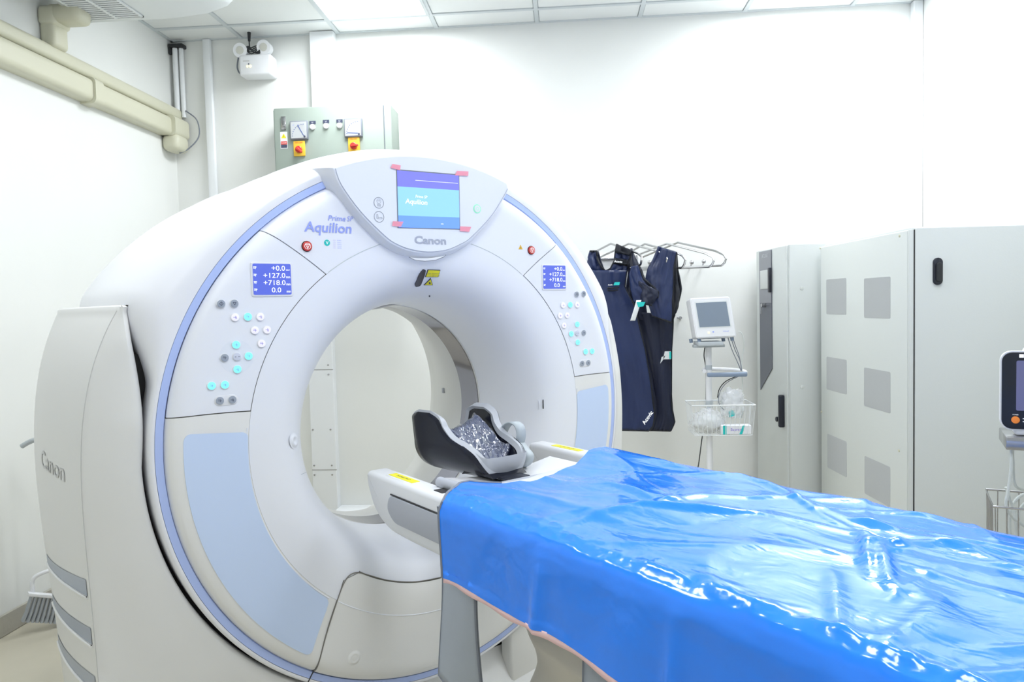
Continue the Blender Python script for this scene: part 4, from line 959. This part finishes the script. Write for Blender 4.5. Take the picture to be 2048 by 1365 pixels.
cloth('back', M['navyd'], [(1262, 497), (1258, 520), (1256, 545), (1250, 590), (1262, 640)], [(1264, 497), (1275, 525), (1286, 545), (1290, 600), (1296, 640)], 4.10, A1, n=10, nv=20, seed=4)
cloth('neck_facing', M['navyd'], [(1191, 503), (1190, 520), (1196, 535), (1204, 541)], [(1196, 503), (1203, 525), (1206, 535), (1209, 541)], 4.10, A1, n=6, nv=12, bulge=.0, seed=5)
def ctext(s_, u, v, y, px_w, m, par, rot=0., h=None, **k):
    o = Vector(at(u, v, 1, y))-Vector(par.location); sc_ = y/F_PX
    return text(s_, o, (math.cos(rot), 0, math.sin(rot)), (-math.sin(rot), 0, math.cos(rot)), px_w*sc_, m, par, height=h, **k)
ctext('Acovic', 1236.5, 523.5, 4.025, 16, M['white_ink'], A1, rot=-.1, bold=.02)
ctext('Acovic', 1220.5, 570, 3.965, 9, M['white_ink'], A1, bold=.02)
o = Vector(at(1234, 568, 1, 3.965))-Vector(A1.location)
MB().prism([(-.02, -.008), (.012, -.008), (.016, .009), (-.012, .009)], o, (1, 0, 0), (0, 0, 1), (0, -1, 0), .002).build('teal_badge', M['teal'], A1)
MB().tube([Vector(at(u, v, 1, 3.965))-Vector(A1.location) for u, v in ((1215, 576), (1226, 577), (1238, 575))], .004, 6).tube([Vector(at(u, v, 1, 3.965))-Vector(A1.location) for u, v in ((1215, 581), (1226, 582), (1236, 580))], .004, 6).build('pocket_edge', M['bind'], A1)
ctext('Acovic', 1295, 836, 3.955, 30, M['white_ink'], A1, rot=.95, bold=.02)
A2 = empty('lead_apron', (.60, 4.2, 1.2), 'navy lead vest and skirt hanging right of the scoop-necked apron', 'apron', group='navy lead aprons on the rack')
v1_, g1 = cloth('vest', M['navy'], [(1317, 493), (1306, 520), (1296, 537), (1290, 560), (1294, 600), (1305, 632)], [(1352, 504), (1346, 540), (1345, 580), (1344, 620), (1342, 645)], 4.00, A2, bulge=.045, seed=6, n=26, nv=40); binding(g1, M['bind'], v1_, 'RB')
cloth('vest_side', M['bind'], [(1351, 505), (1346, 540), (1345, 580), (1344, 645)], [(1353, 505), (1356, 540), (1363.5, 577), (1357, 612)], 4.03, A2, n=10, nv=30, bulge=.02, seed=7)
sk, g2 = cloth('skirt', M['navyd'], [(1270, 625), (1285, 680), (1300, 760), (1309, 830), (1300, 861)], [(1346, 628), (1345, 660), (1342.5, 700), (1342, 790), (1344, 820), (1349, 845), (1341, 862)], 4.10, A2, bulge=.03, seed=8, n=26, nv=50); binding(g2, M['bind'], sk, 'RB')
for (u, v, du, dv, m) in ((1334, 711, 7, 8, M['wire']),):
    o = Vector(at(u, v, 1, 4.05))-Vector(A2.location); MB().prism([(-.022, -.022), (.020, -.022), (.020, .022), (-.012, .022)], o, (1, 0, 0), (0, 0, 1), (0, -1, 0), .004).prism([(-.038, -.045), (-.020, -.022), (-.008, .0), (-.03, -.01)], o, (1, 0, 0), (0, 0, 1), (0, -1, 0), .004).build('care_tag', M['wire'], A2)
    MB().box((o.x+.012, o.y-.006, o.z-.02), (o.x+.022, o.y, o.z+.02)).build('tag_edge', M['teal'], A2)
A3 = empty('lead_apron', (.45, 4.0, 1.4), 'folded navy collar piece with a white tag drooping between the two aprons', 'apron', group='navy lead aprons on the rack')
cp, g3 = cloth('collar', M['navy'], [(1264, 533), (1259, 550), (1262, 580), (1268, 605)], [(1275, 531), (1288, 560), (1316, 585), (1314, 597)], 3.955, A3, bulge=.035, seed=9, n=20, nv=26); binding(g3, M['bind'], cp, 'R', .010)
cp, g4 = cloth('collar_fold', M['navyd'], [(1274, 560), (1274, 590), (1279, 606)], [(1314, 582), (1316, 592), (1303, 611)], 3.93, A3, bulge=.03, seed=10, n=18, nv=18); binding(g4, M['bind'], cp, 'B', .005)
o = Vector(at(1273, 622, 1, 3.83))-Vector(A3.location)
MB().grid(lambda s, t: (o.x+lerp(-.014, .012, s)+lerp(.014, -.02, t), o.y-.01*math.sin(PI*t), o.z+lerp(.055, -.052, t)), 5, 14).build('white_tag', M['wire'], A3); thicken(A3.children[-1], .002)
MB().prism([(0, 0), (.045, .0), (.035, -.022), (.008, -.026)], (o.x-.0, o.y-.01, o.z+.045), (1, 0, 0), (0, 0, 1), (0, -1, 0), .003).build('tag_loop', M['teal'], A3)

# monitor trolley
TY = 3.95
def tw(u, v, y=TY): return Vector(at(u, v, 1, y))
base = tw(1420, 975); TR = empty('monitor_trolley', (base.x, TY, 0), 'white pole stand with grab handle and wire basket beside the aprons', 'trolley')
def tl_(p): return (p[0]-base.x, p[1]-TY, p[2])
MB().cyl((0, 0, .06), (0, 0, 1.16), .0165, n=24).build('pole', M['white'], TR)
MB().cyl((0, 0, 1.005), (0, 0, 1.03), .018, n=24).build('collar', M['greyp'], TR); MB().cyl((0, 0, .80), (0, 0, .84), .019, n=24).build('collar', M['greyp'], TR)
bb = MB()
for k in range(5):
    a = 2*PI*k/5+.3; bb.tube([(0, 0, .07), (.15*math.cos(a), .15*math.sin(a), .06), (.27*math.cos(a), .27*math.sin(a), .05)], .016, 8)
bb.build('foot', M['white'], TR)
for k in range(5):
    a = 2*PI*k/5+.3; x, y = .27*math.cos(a), .27*math.sin(a); MB().cyl((x-.012, y, .025), (x+.012, y, .025), .025).build('castor', M['rubber'], TR)
q = [tl_(tw(u, v)) for u, v in ((1407, 742), (1411, 735), (1430, 733), (1455, 736), (1484, 742), (1486, 747))]
hz = q[0][2]
MB().tube(smooth_path([(q[0][0]-.0, -.03, hz), (q[1][0], .03, hz+.004), (q[2][0], .05, hz+.004), (q[3][0]+.02, .03, hz), (q[4][0], -.03, hz-.004), (q[5][0], -.06, hz-.012)], 5), .011, 10).build('handle', M['white'], TR)
MB().box((q[0][0]+.005, -.085, hz-.028), (q[5][0]+.004, -.06, hz-.004), .008, 3).build('handle_grip', M['slate'], TR)
# basket
c0, c1, c2, c3 = [Vector(tl_(p)) for p in (tw(1385, 814, 3.83), tw(1514, 808, 3.83), tw(1493, 797, 4.02), tw(1363, 803, 4.02))]
zt = (c0.z+c1.z)/2; zb = zt-.16; X0, X1, Y0, Y1 = c0.x-.005, c1.x-.01, -.13, .07; sh = -.0
bk = MB(); bk.tube([(X0, Y0, zt), (X1, Y0, zt), (X1, Y1, zt), (X0, Y1, zt)], .0038, 8, closed=True)
ins_ = .014; bk.tube([(X0+ins_, Y0+ins_, zb), (X1-ins_, Y0+ins_, zb), (X1-ins_, Y1-ins_, zb), (X0+ins_, Y1-ins_, zb)], .002, 6, closed=True)
for k in range(14):
    t_ = k/13; bk.tube([(lerp(X0, X1, t_), Y0, zt), (lerp(X0+ins_, X1-ins_, t_), Y0+ins_, zb), (lerp(X0+ins_, X1-ins_, t_), Y1-ins_, zb), (lerp(X0, X1, t_), Y1, zt)], .0014, 5)
for k in range(1, 7):
    t_ = k/7; bk.tube([(X0, lerp(Y0, Y1, t_), zt), (X0+ins_, lerp(Y0+ins_, Y1-ins_, t_), zb), (X1-ins_, lerp(Y0+ins_, Y1-ins_, t_), zb), (X1, lerp(Y0, Y1, t_), zt)], .0014, 5)
bk.build('wire_basket', M['wire'], TR)
# things in the basket
def blob(name, c_, r_, m, seed, par=None, amp=.25, n=28):
    def fn(s, t):
        a, b_ = 2*PI*s, PI*t; d = Vector((math.sin(b_)*math.cos(a), math.sin(b_)*math.sin(a), -math.cos(b_)))
        k = 1+amp*noise.noise(d*2.2+Vector((seed, 0, 0)))+amp*.4*noise.noise(d*6+Vector((seed, 3, 0))); return (c_[0]+d.x*r_[0]*k, c_[1]+d.y*r_[1]*k, max(c_[2]+d.z*r_[2]*k, c_[2]-r_[2]*.92))
    return MB().grid(fn, n, n, wrap=True).build(name, m, par, sharp=75)
bx = Vector((base.x, TY, 0))
cc = bx+Vector((X0+.10, -.03, zb+.062)); t = empty('plastic_bag', tuple(cc), 'clear bag of white dressings in the left of the wire basket', 'bag')
blob('contents', (0, 0, -.01), (.082, .055, .044), M['bagwhite'], 3, t, .12); blob('film', (0, 0, 0), (.090, .064, .064), M['bag'], 9, t, .22)
cc = bx+Vector((X0+.235, .0, zt+.012)); t = empty('oxygen_mask_bag', tuple(cc), 'clear bag with a face mask and tubing bulging over the basket rim', 'bag')
blob('film', (0, .0, -.02), (.065, .05, .085), M['bag'], 21, t, .3); blob('film', (.0, .0, .0), (.05, .04, .05), M['bag'], 31, t, .4)
MB().tube(smooth_path([(-.05, 0, .02), (-.055, 0, -.04), (-.02, -.01, -.07), (.03, 0, -.08), (.06, 0, -.05), (.05, 0, -.1)]), .004).build('tubing', M['cable'], t)
MB().cyl((-.01, -.01, -.06), (.0, -.01, -.085), .012, .018).build('connector', M['teal'], t)
bxm = tag(MB().box((0, 0, 0), (.155, .055, .046), .002, 1).build('medicine_box', M['white']), 'small white and teal carton lying in the front of the wire basket', 'box')
bxm.location = tuple(bx+Vector((X0+.155, Y0+.02, zb+.004)))
MB().box((.008, -.001, 0), (.026, .0005, .046)).build('teal_stripe', M['teal'], bxm); MB().prism([(.092, 0), (.106, 0), (.122, .046), (.110, .046)], (0, -.001, 0), (1, 0, 0), (0, 0, 1), (0, 1, 0), .001).build('teal_stripe', M['teal'], bxm)
text('Supren', (.075, -.0012, .024), (1, 0, 0), (0, 0, 1), .055, M['purple_ink'], bxm, bold=.01)
# patient monitor on the pole
pm = tw(1427, 640, TY-.05); PM = empty('patient_monitor', (base.x, TY, 1.14), 'white patient monitor with a blank grey screen on the pole stand', 'monitor')
c_ = [tw(u, v, TY-.10)-Vector((base.x, TY, 1.14)) for u, v in ((1379.5, 596), (1460, 593), (1474, 669), (1388.5, 676))]
tlv, trv, brv, blv = c_
Uv = (trv-tlv).normalized(); wdt = (trv-tlv).length; Vv = Vector((0, -.12, -1)).normalized(); hgt = .215
def mp(a, b_, d=0.): return Vector((0, -.10, 0))+Vector(((tlv.x+trv.x)/2, 0, (tlv.z+trv.z)/2))+Vector((1, 0, .02)).normalized()*a*(1+.0)+Vector((.13, -.10, -1)).normalized()*b_+Vector((.0, 1, -.10)).normalized()*d
def mprism(poly, d0, th, bev, name, m, par): # poly in (a,b)
    bm = bmesh.new(); f = bm.faces.new([bm.verts.new(mp(a, b_, d0)) for a, b_ in poly]); e = bmesh.ops.extrude_face_region(bm, geom=[f])
    for x in e['geom']:
        if isinstance(x, bmesh.types.BMVert): x.co += Vector((0, 1, -.10)).normalized()*th
    if bev: bmesh.ops.bevel(bm, geom=list(f.edges), offset=bev, segments=3, affect='EDGES')
    bmesh.ops.recalc_face_normals(bm, faces=bm.faces[:]); return MB().bm(bm).build(name, m, par)
hw = wdt/2
mprism(rrect(-hw, 0, hw, hgt, .012), 0, .12, .006, 'case', M['white'], PM)
mprism(rrect(-hw+.020, .022, hw-.018, .163, .004), -.001, .004, 0, 'screen_frame', M['ac'], PM)
mprism(rrect(-hw+.026, .028, hw-.024, .157, .002), -.002, .004, 0, 'screen', M['glassgrey'], PM)
mprism(circle_poly((-.035, .187), .005, 14), -.002, .004, 0, 'power_light', mat('amber_led', (.9, .8, .3), .4, emit=(1, .85, .3), es=1.2), PM)
mprism(circle_poly((-.012, .184), .004, 14), -.002, .004, 0, 'key', M['blue_ink'], PM)
text('Vital', mp(.052, .183, -.003), (1, 0, .02), (-.1, 0, 1), .030, M['blue_ink'], PM, height=.006)
fb = MB()
for a in (-.085, .085): fb.cyl(mp(a, hgt-.004, .03), mp(a, hgt+.018, .03), .010, .009, 12); fb.cyl(mp(a-.03, hgt-.004, .10), mp(a-.03, hgt+.018, .10), .010, .009, 12)
fb.build('rubber_foot', M['slate'], PM)
MB().box((-.075, -.12, .0), (.055, .03, .022), .004).box((-.09, -.06, -.012), (.075, -.02, .004), .003).build('mount', M['greyp'], PM)
for k, (pts, m_, lab) in enumerate((
   ([(1476, 663), (1484, 668), (1488, 690), (1484, 720), (1484, 745), (1486, 790)], 'cable', 'pale cable curving down from the right of the white monitor'),
   ([(1456, 676), (1464, 700), (1475, 725), (1482, 742)], 'trim', 'thin dark lead from monitor foot to the grab handle, leftmost of three'),
   ([(1462, 676), (1470, 700), (1480, 722), (1483, 742)], 'trim', 'thin dark lead from monitor to grab handle, middle of three'),
   ([(1465, 675), (1472, 695), (1478, 712), (1484, 742)], 'trim', 'thin dark lead from monitor to grab handle, rightmost of three'),
   ([(1410, 692), (1408, 712), (1411, 732), (1412, 760), (1412, 800)], 'rubber', 'black power cable running down behind the white pole'),
   ([(1405, 870), (1401, 900), (1397, 930), (1391, 958), (1390, 1000)], 'rubber', 'black power cable hanging below the wire basket'),
   ([(1478, 753), (1455, 765), (1442, 780), (1437, 798), (1440, 812), (1448, 820)], 'trim', 'dark lead curving from the handle into the wire basket'),
   ([(1474, 753), (1452, 763), (1439, 778), (1435, 796)], 'rubber', 'black lead curving from the handle down to the basket rim'))):
    yy = TY-.035 if k not in (4, 5) else TY+.03
    tag(MB().tube(smooth_path([tw(u, v, yy) for u, v in pts], 6), .0028 if m_ == 'rubber' else .0022, 6).build('cable', M[m_]), lab, 'cable')

# tall cabinets
def cabinet(name, corner, rz, label, cat): return empty(name, (corner[0], corner[1], 0), label, cat, rz=rz)
R5_ = math.radians(5)
U = cabinet('power_cabinet', (1.195, 3.97), R5_, 'grey power supply cabinet with a dark control strip behind the wire basket', 'cabinet')
# local: door in plane x=0 (facing -x), y 0..0.48 away from the camera
zu = 1.668
MB().box((.012, .0, .05), (.50, .475, zu), .006).build('body', M['cab'], U)
MB().box((0, .02, .05), (.014, .475, zu-.004), .006).build('door', M['cab'], U)
ul = lambda u, v: (lambda p: (p[1], p[2]))((lambda d: CAM+d*0)(0)) if False else None
rotU = np.array([[math.cos(R5_), -math.sin(R5_), 0], [math.sin(R5_), math.cos(R5_), 0], [0, 0, 1]])
def lat(u, v, org, R_, ax, val):
    d = R_.T@ray(u, v); c0 = R_.T@(CAM-np.array([org[0], org[1], 0])); t = (val-c0[ax])/d[ax]; return c0+t*d
uu = lambda u, v: lat(u, v, (1.195, 3.97), rotU, 0, -.002)
q = [uu(u, v) for u, v in ((1519, 502), (1543, 497), (1545, 738), (1522, 780))]
y0_, y1_ = (q[0][1]+q[3][1])/2, (q[1][1]+q[2][1])/2
MB().prism([(y0_, q[3][2]), (y1_, q[2][2]), (y1_, 1.655), (y0_, 1.655)], (-.001, 0, 0), (0, 1, 0), (0, 0, 1), (-1, 0, 0), .004).build('dark_strip', M['upsdark'], U)
zk = uu(1530, 606)[2]
MB().prism([(y0_, zk), (y1_, zk), (y1_, 1.655), (y0_, 1.655)], (-.0045, 0, 0), (0, 1, 0), (0, 0, 1), (-1, 0, 0), .002).build('grey_strip', M['upsmid'], U)
a, b_ = uu(1523, 542), uu(1539, 578); MB().box((-.011, min(a[1], b_[1]), b_[2]), (-.006, max(a[1], b_[1]), a[2]), .002).build('touch_screen', M['cab'], U)
a, b_ = uu(1541, 536), uu(1544, 585); MB().box((-.018, b_[1]-.005, b_[2]), (-.006, a[1]+.005, a[2]), .002).build('screen_hood', M['blackp'], U)
a = uu(1531, 512); text('ATLAS', (-.0072, a[1], a[2]), (0, -1, 0), (0, 0, 1), .09, M['grid'], U, height=.022)
a = uu(1532, 611); MB().cyl((0, a[1], a[2]), (-.03, a[1], a[2]), .012).box((-.032, a[1]-.004, a[2]-.05), (-.028, a[1]+.004, a[2]-.008)).build('key', M['steel'], U)
a, b_ = uu(1567, 790), uu(1567, 855); MB().box((-.03, a[1]-.014, b_[2]), (.0, a[1]+.014, a[2]), .008, 3).build('door_handle', M['blackp'], U)
a = uu(1556, 839); MB().disc((0, a[1], a[2]), (-1, 0, 0), .014, .014, 16).build('lock', M['blackp'], U)
for z in (1.43, .90): MB().disc((.075, 0, z-.0), (0, -1, 0), .010, .003, 14).build('screw_cap', M['cabl'], U)
MB().box((.0, .0, 0), (.48, .47, .05)).build('plinth', M['dark'], U)

RC = math.radians(3.2)
C_ = cabinet('equipment_cabinet', (1.40, 3.05), RC, 'large pale grey cabinet with six vent patches and a black latch on the right', 'cabinet')
rotC = np.array([[math.cos(RC), -math.sin(RC), 0], [math.sin(RC), math.cos(RC), 0], [0, 0, 1]])
zc_ = 1.655
MB().box((.016, .016, .04), (.66, .875, zc_), .008).build('body', M['cab'], C_)
LD = MB().box((0, .018, .05), (.018, .880, zc_-.012), .006).build('side_door', M['cabl'], C_)
MB().box((.0025, .002, .05), (.0185, .019, zc_-.012), .002).build('door_edge', M['cab'], C_)
RD = MB().box((.0205, -.004, .05), (.66, .018, zc_-.004), .008).build('front_door', M['cab'], C_)
MB().box((.0195, .0, .05), (.0215, .02, zc_-.012)).build('door_gap', M['dark'], C_)
cl_ = lambda u, v: lat(u, v, (1.40, 3.05), rotC, 0, -.001)
for (u0, v0a, u1, v1a, v0b, v1b) in ((1652.5, 558.5, 1692, 557.5, 628, 630.5), (1728, 556, 1780.5, 555, 634, 640), (1653, 712, 1693, 722, 777, 792), (1728, 733, 1780.5, 747, 811, 829), (1654.5, 866, 1693, 886, 933, 958), (1729, 910, 1780, 937, 984, 1019)):
    ps = [cl_(u0, v0a), cl_(u1, v1a), cl_(u1, v1b), cl_(u0, v0b)]; ya, yb = ps[0][1], ps[1][1]; zt_, zb_ = (ps[0][2]+ps[1][2])/2, (ps[2][2]+ps[3][2])/2
    MB().prism(rrect(min(ya, yb), zb_, max(ya, yb), zt_, .008), (0, 0, 0), (0, 1, 0), (0, 0, 1), (-1, 0, 0), .0012).build('vent_patch', M['mesh'], LD)
for (u, v) in ((1799, 472), (1640.5, 497), (1643, 824), (1798, 902)):
    a = cl_(u, v); MB().disc((0, a[1], a[2]), (-1, 0, 0), .006, .003, 12).build('screw', M['duct'], LD)
a = lat(1875, 543, (1.40, 3.05), rotC, 1, -.005)
LT = MB().prism(rrect(a[0]-.019, a[2]-.055, a[0]+.019, a[2]+.055, .019, 8), (0, -.004, 0), (1, 0, 0), (0, 0, 1), (0, -1, 0), .008, .003).build('latch', M['blackp'], RD)
MB().prism(rrect(a[0]-.011, a[2]-.042, a[0]+.013, a[2]+.035, .010, 8), (0, -.012, 0), (1, 0, 0), (0, 0, 1), (0, -1, 0), .008, .003).build('latch_lever', M['rubber'], LT)
MB().box((.0, .01, 0), (.65, .87, .05)).build('plinth', M['dark'], C_)

# bedside monitor at the right edge of the picture
MY = 2.0
def mw(u, v, y=MY): return Vector(at(u, v, 1, y))
o = mw(2070, 790); Mo = empty('bedside_monitor', (o.x, MY, 1.0), 'black-framed bedside monitor with an orange button at the right edge', 'monitor', rz=-.42)
MB().prism(rrect(-.077, .009, .19, .221, .026, 6), (0, -.003, 0), (1, 0, 0), (0, 0, 1), (0, 1, 0), .022, .0).build('white_case', M['white'], Mo)
MB().prism(rrect(-.074, .012, .186, .218, .024, 6), (0, 0, 0), (1, 0, 0), (0, 0, 1), (0, -1, 0), .006, .002).build('front_frame', M['blackp'], Mo)
MB().prism(rrect(-.042, .062, .17, .196, .004), (0, -.006, 0), (1, 0, 0), (0, 0, 1), (0, -1, 0), .001).build('screen', mat('violet_grey_screen', (.18, .18, .33), .2), Mo)
MB().disc((-.043, -.006, .037), (0, -1, 0), .0095, .004, 20).build('power_button', M['orange'], Mo)
text('POWER', (-.043, -.0066, .051), (1, 0, 0), (0, 0, 1), .013, M['white_ink'], Mo, height=.003)
for k in range(4): MB().box((-.027+.012*k, -.0070, .040), (-.019+.012*k, -.0064, .042)).box((-.027+.012*k, -.0070, .032), (-.019+.012*k, -.0064, .034)).build('mark', M['white_ink'], Mo)
MB().box((-.036, -.0070, .204), (-.026, -.0064, .213)).build('emblem', M['white_ink'], Mo); text('mindray', (-.004, -.0066, .208), (1, 0, 0), (0, 0, 1), .034, M['white_ink'], Mo, height=.007)
MB().cyl((.04, .03, .18), (.04, .10, .20), .07, .06, 28).box((-.05, .02, .02), (.15, .10, .18), .02, 3).box((-.045, .0, -.006), (.13, .06, .02), .01, 3).build('rear_housing', M['white'], Mo)
St = empty('steel_stand', (o.x, MY, 0), 'stainless stand with a shelf bar and chrome wire basket under the bedside monitor', 'stand', rz=-.42)
MB().cyl((.10, .05, .03), (.10, .05, .985), .016).build('pole', M['steel'], St)
MB().box((-.065, -.02, .957), (.2, .14, .992), .003).build('shelf', M['steel'], St)
MB().box((-.12, -.15, .0), (.3, .25, .03), .01).build('base', M['greyp'], St)
k = MB(); zt2 = .80; X0, X1, Y0, Y1 = -.092, .22, -.02, .18
k.tube([(X0, Y0, zt2), (X1, Y0, zt2-.0), (X1, Y1, zt2), (X0, Y1, zt2)], .0032, 8, closed=True)
k.tube([(X0+.008, Y0+.008, .55), (X1, Y0+.008, .55), (X1, Y1, .55), (X0+.008, Y1, .55)], .0025, 8, closed=True)
for i in range(13): xx = lerp(X0+.004, X1, i/12); k.tube([(xx, Y0, zt2), (xx+.004, Y0+.006, .55)], .0016, 6).tube([(xx, Y1, zt2), (xx, Y1, .55)], .0016, 6)
for i in range(1, 7): yy = lerp(Y0, Y1, i/7); k.tube([(X0, yy, zt2), (X0+.006, yy, .55)], .0016, 6)
k.build('wire_basket', M['steel'], St)
def sl_(u, v, y=MY+.03): p = mw(u, v, y); return p
for i, (pts, lab) in enumerate((([(2021, 875), (2023, 900), (2022, 940), (2016, 985), (2012, 1010), (2025, 1035), (2048, 1052), (2075, 1070)], 'grey cable dropping from the bedside monitor and crossing into its basket'),
    ([(2012, 975), (2020, 1000), (2030, 1030), (2034, 1080), (2040, 1120)], 'grey cable hanging inside the chrome basket, the leftmost'),
    ([(2080, 985), (2050, 988), (2030, 1003), (2020, 1030), (2022, 1080), (2038, 1110)], 'grey cable loop arching over the chrome basket rim'),
    ([(2080, 1000), (2055, 1005), (2040, 1020), (2034, 1050), (2045, 1090), (2070, 1110)], 'grey cable loop nested inside the larger loop in the chrome basket'),
    ([(2024, 880), (2026, 940), (2030, 970), (2048, 980), (2080, 975)], 'grey cable bending right just below the shelf bar'))):
    tag(MB().tube(smooth_path([sl_(u, v, MY+.02+.02*i) for u, v in pts], 6), .0042, 8).build('cable', M['cable']), lab, 'cable')

# ================================================================ LEFT FLOOR CORNER
def lw(u, v, y): return Vector(at(u, v, 1, y))
BYY = 2.93
o = Vector((LX+.10, BYY, .17)); Br = empty('hand_brush', tuple(o), 'white hand brush with grey bristles leaning against the left wall', 'brush')
d_ = Vector((.10, .10, -.055))
MB().prism([(0, 0), (.20, 0), (.20, .016), (0, .016)], (0, 0, 0), d_.normalized()*1.0, (0, 0, 1), (d_.y, -d_.x, 0), .03, .004).build('head', M['white'], Br)
for k in range(12):
    for j in range(2):
        p0 = d_.normalized()*(.008+.016*k)+Vector((.006+.012*j, -.012*j, 0)); MB().tube([p0, p0+Vector((-.018+.001*k, -.012, -.07)), p0+Vector((-.03+.002*k, -.02, -.105))], [.005, .006, .0075], 6).build('bristle_tuft', M['bristle'], Br)
MB().tube(smooth_path([d_.normalized()*.02+Vector((0, 0, .012)), Vector((.015, .02, .065)), Vector((.06, .06, .085)), Vector((.12, .11, .078)), Vector((.17, .15, .085))], 6), .009, 10).build('handle', M['white'], Br)
o = lw(97, 1255, 3.02); Dp = empty('dustpan', (-2.20, 3.08, 0), 'grey long-handled dustpan standing behind the scanner flank', 'dustpan')
MB().prism([(-.09, .01), (.16, .01), (.16, .135), (-.11, .15)], (0, -.0, 0), (1, 0, 0), (0, 0, 1), (0, 1, 0), .15, .01).build('pan', M['greyp'], Dp)
MB().cyl((-.035, -.02, .0), (-.035, -.02, .15), .018).build('socket', M['greyp'], Dp)
MB().tube([(-.035, -.02, .14), (-.035, -.02, .5), (-.035, -.02, .85)], .009, 10).build('handle', mat('cream_tube', (.62, .58, .48), .4), Dp)
p0, p1, p2 = [lw(u, v, 2.95) for u, v in ((44, 893), (60, 884), (80, 879))]
hk = tag(MB().tube(smooth_path([p0, p1, p2, p2+Vector((.1, .05, .0)), p2+Vector((.15, .07, -.1)), p2+Vector((.15, .07, -.80))], 6), .011, 10).build('mop_handle', M['greyp']), 'grey curved handle end poking out behind the scanner at the left', 'handle')
bpy.context.view_layer.update()
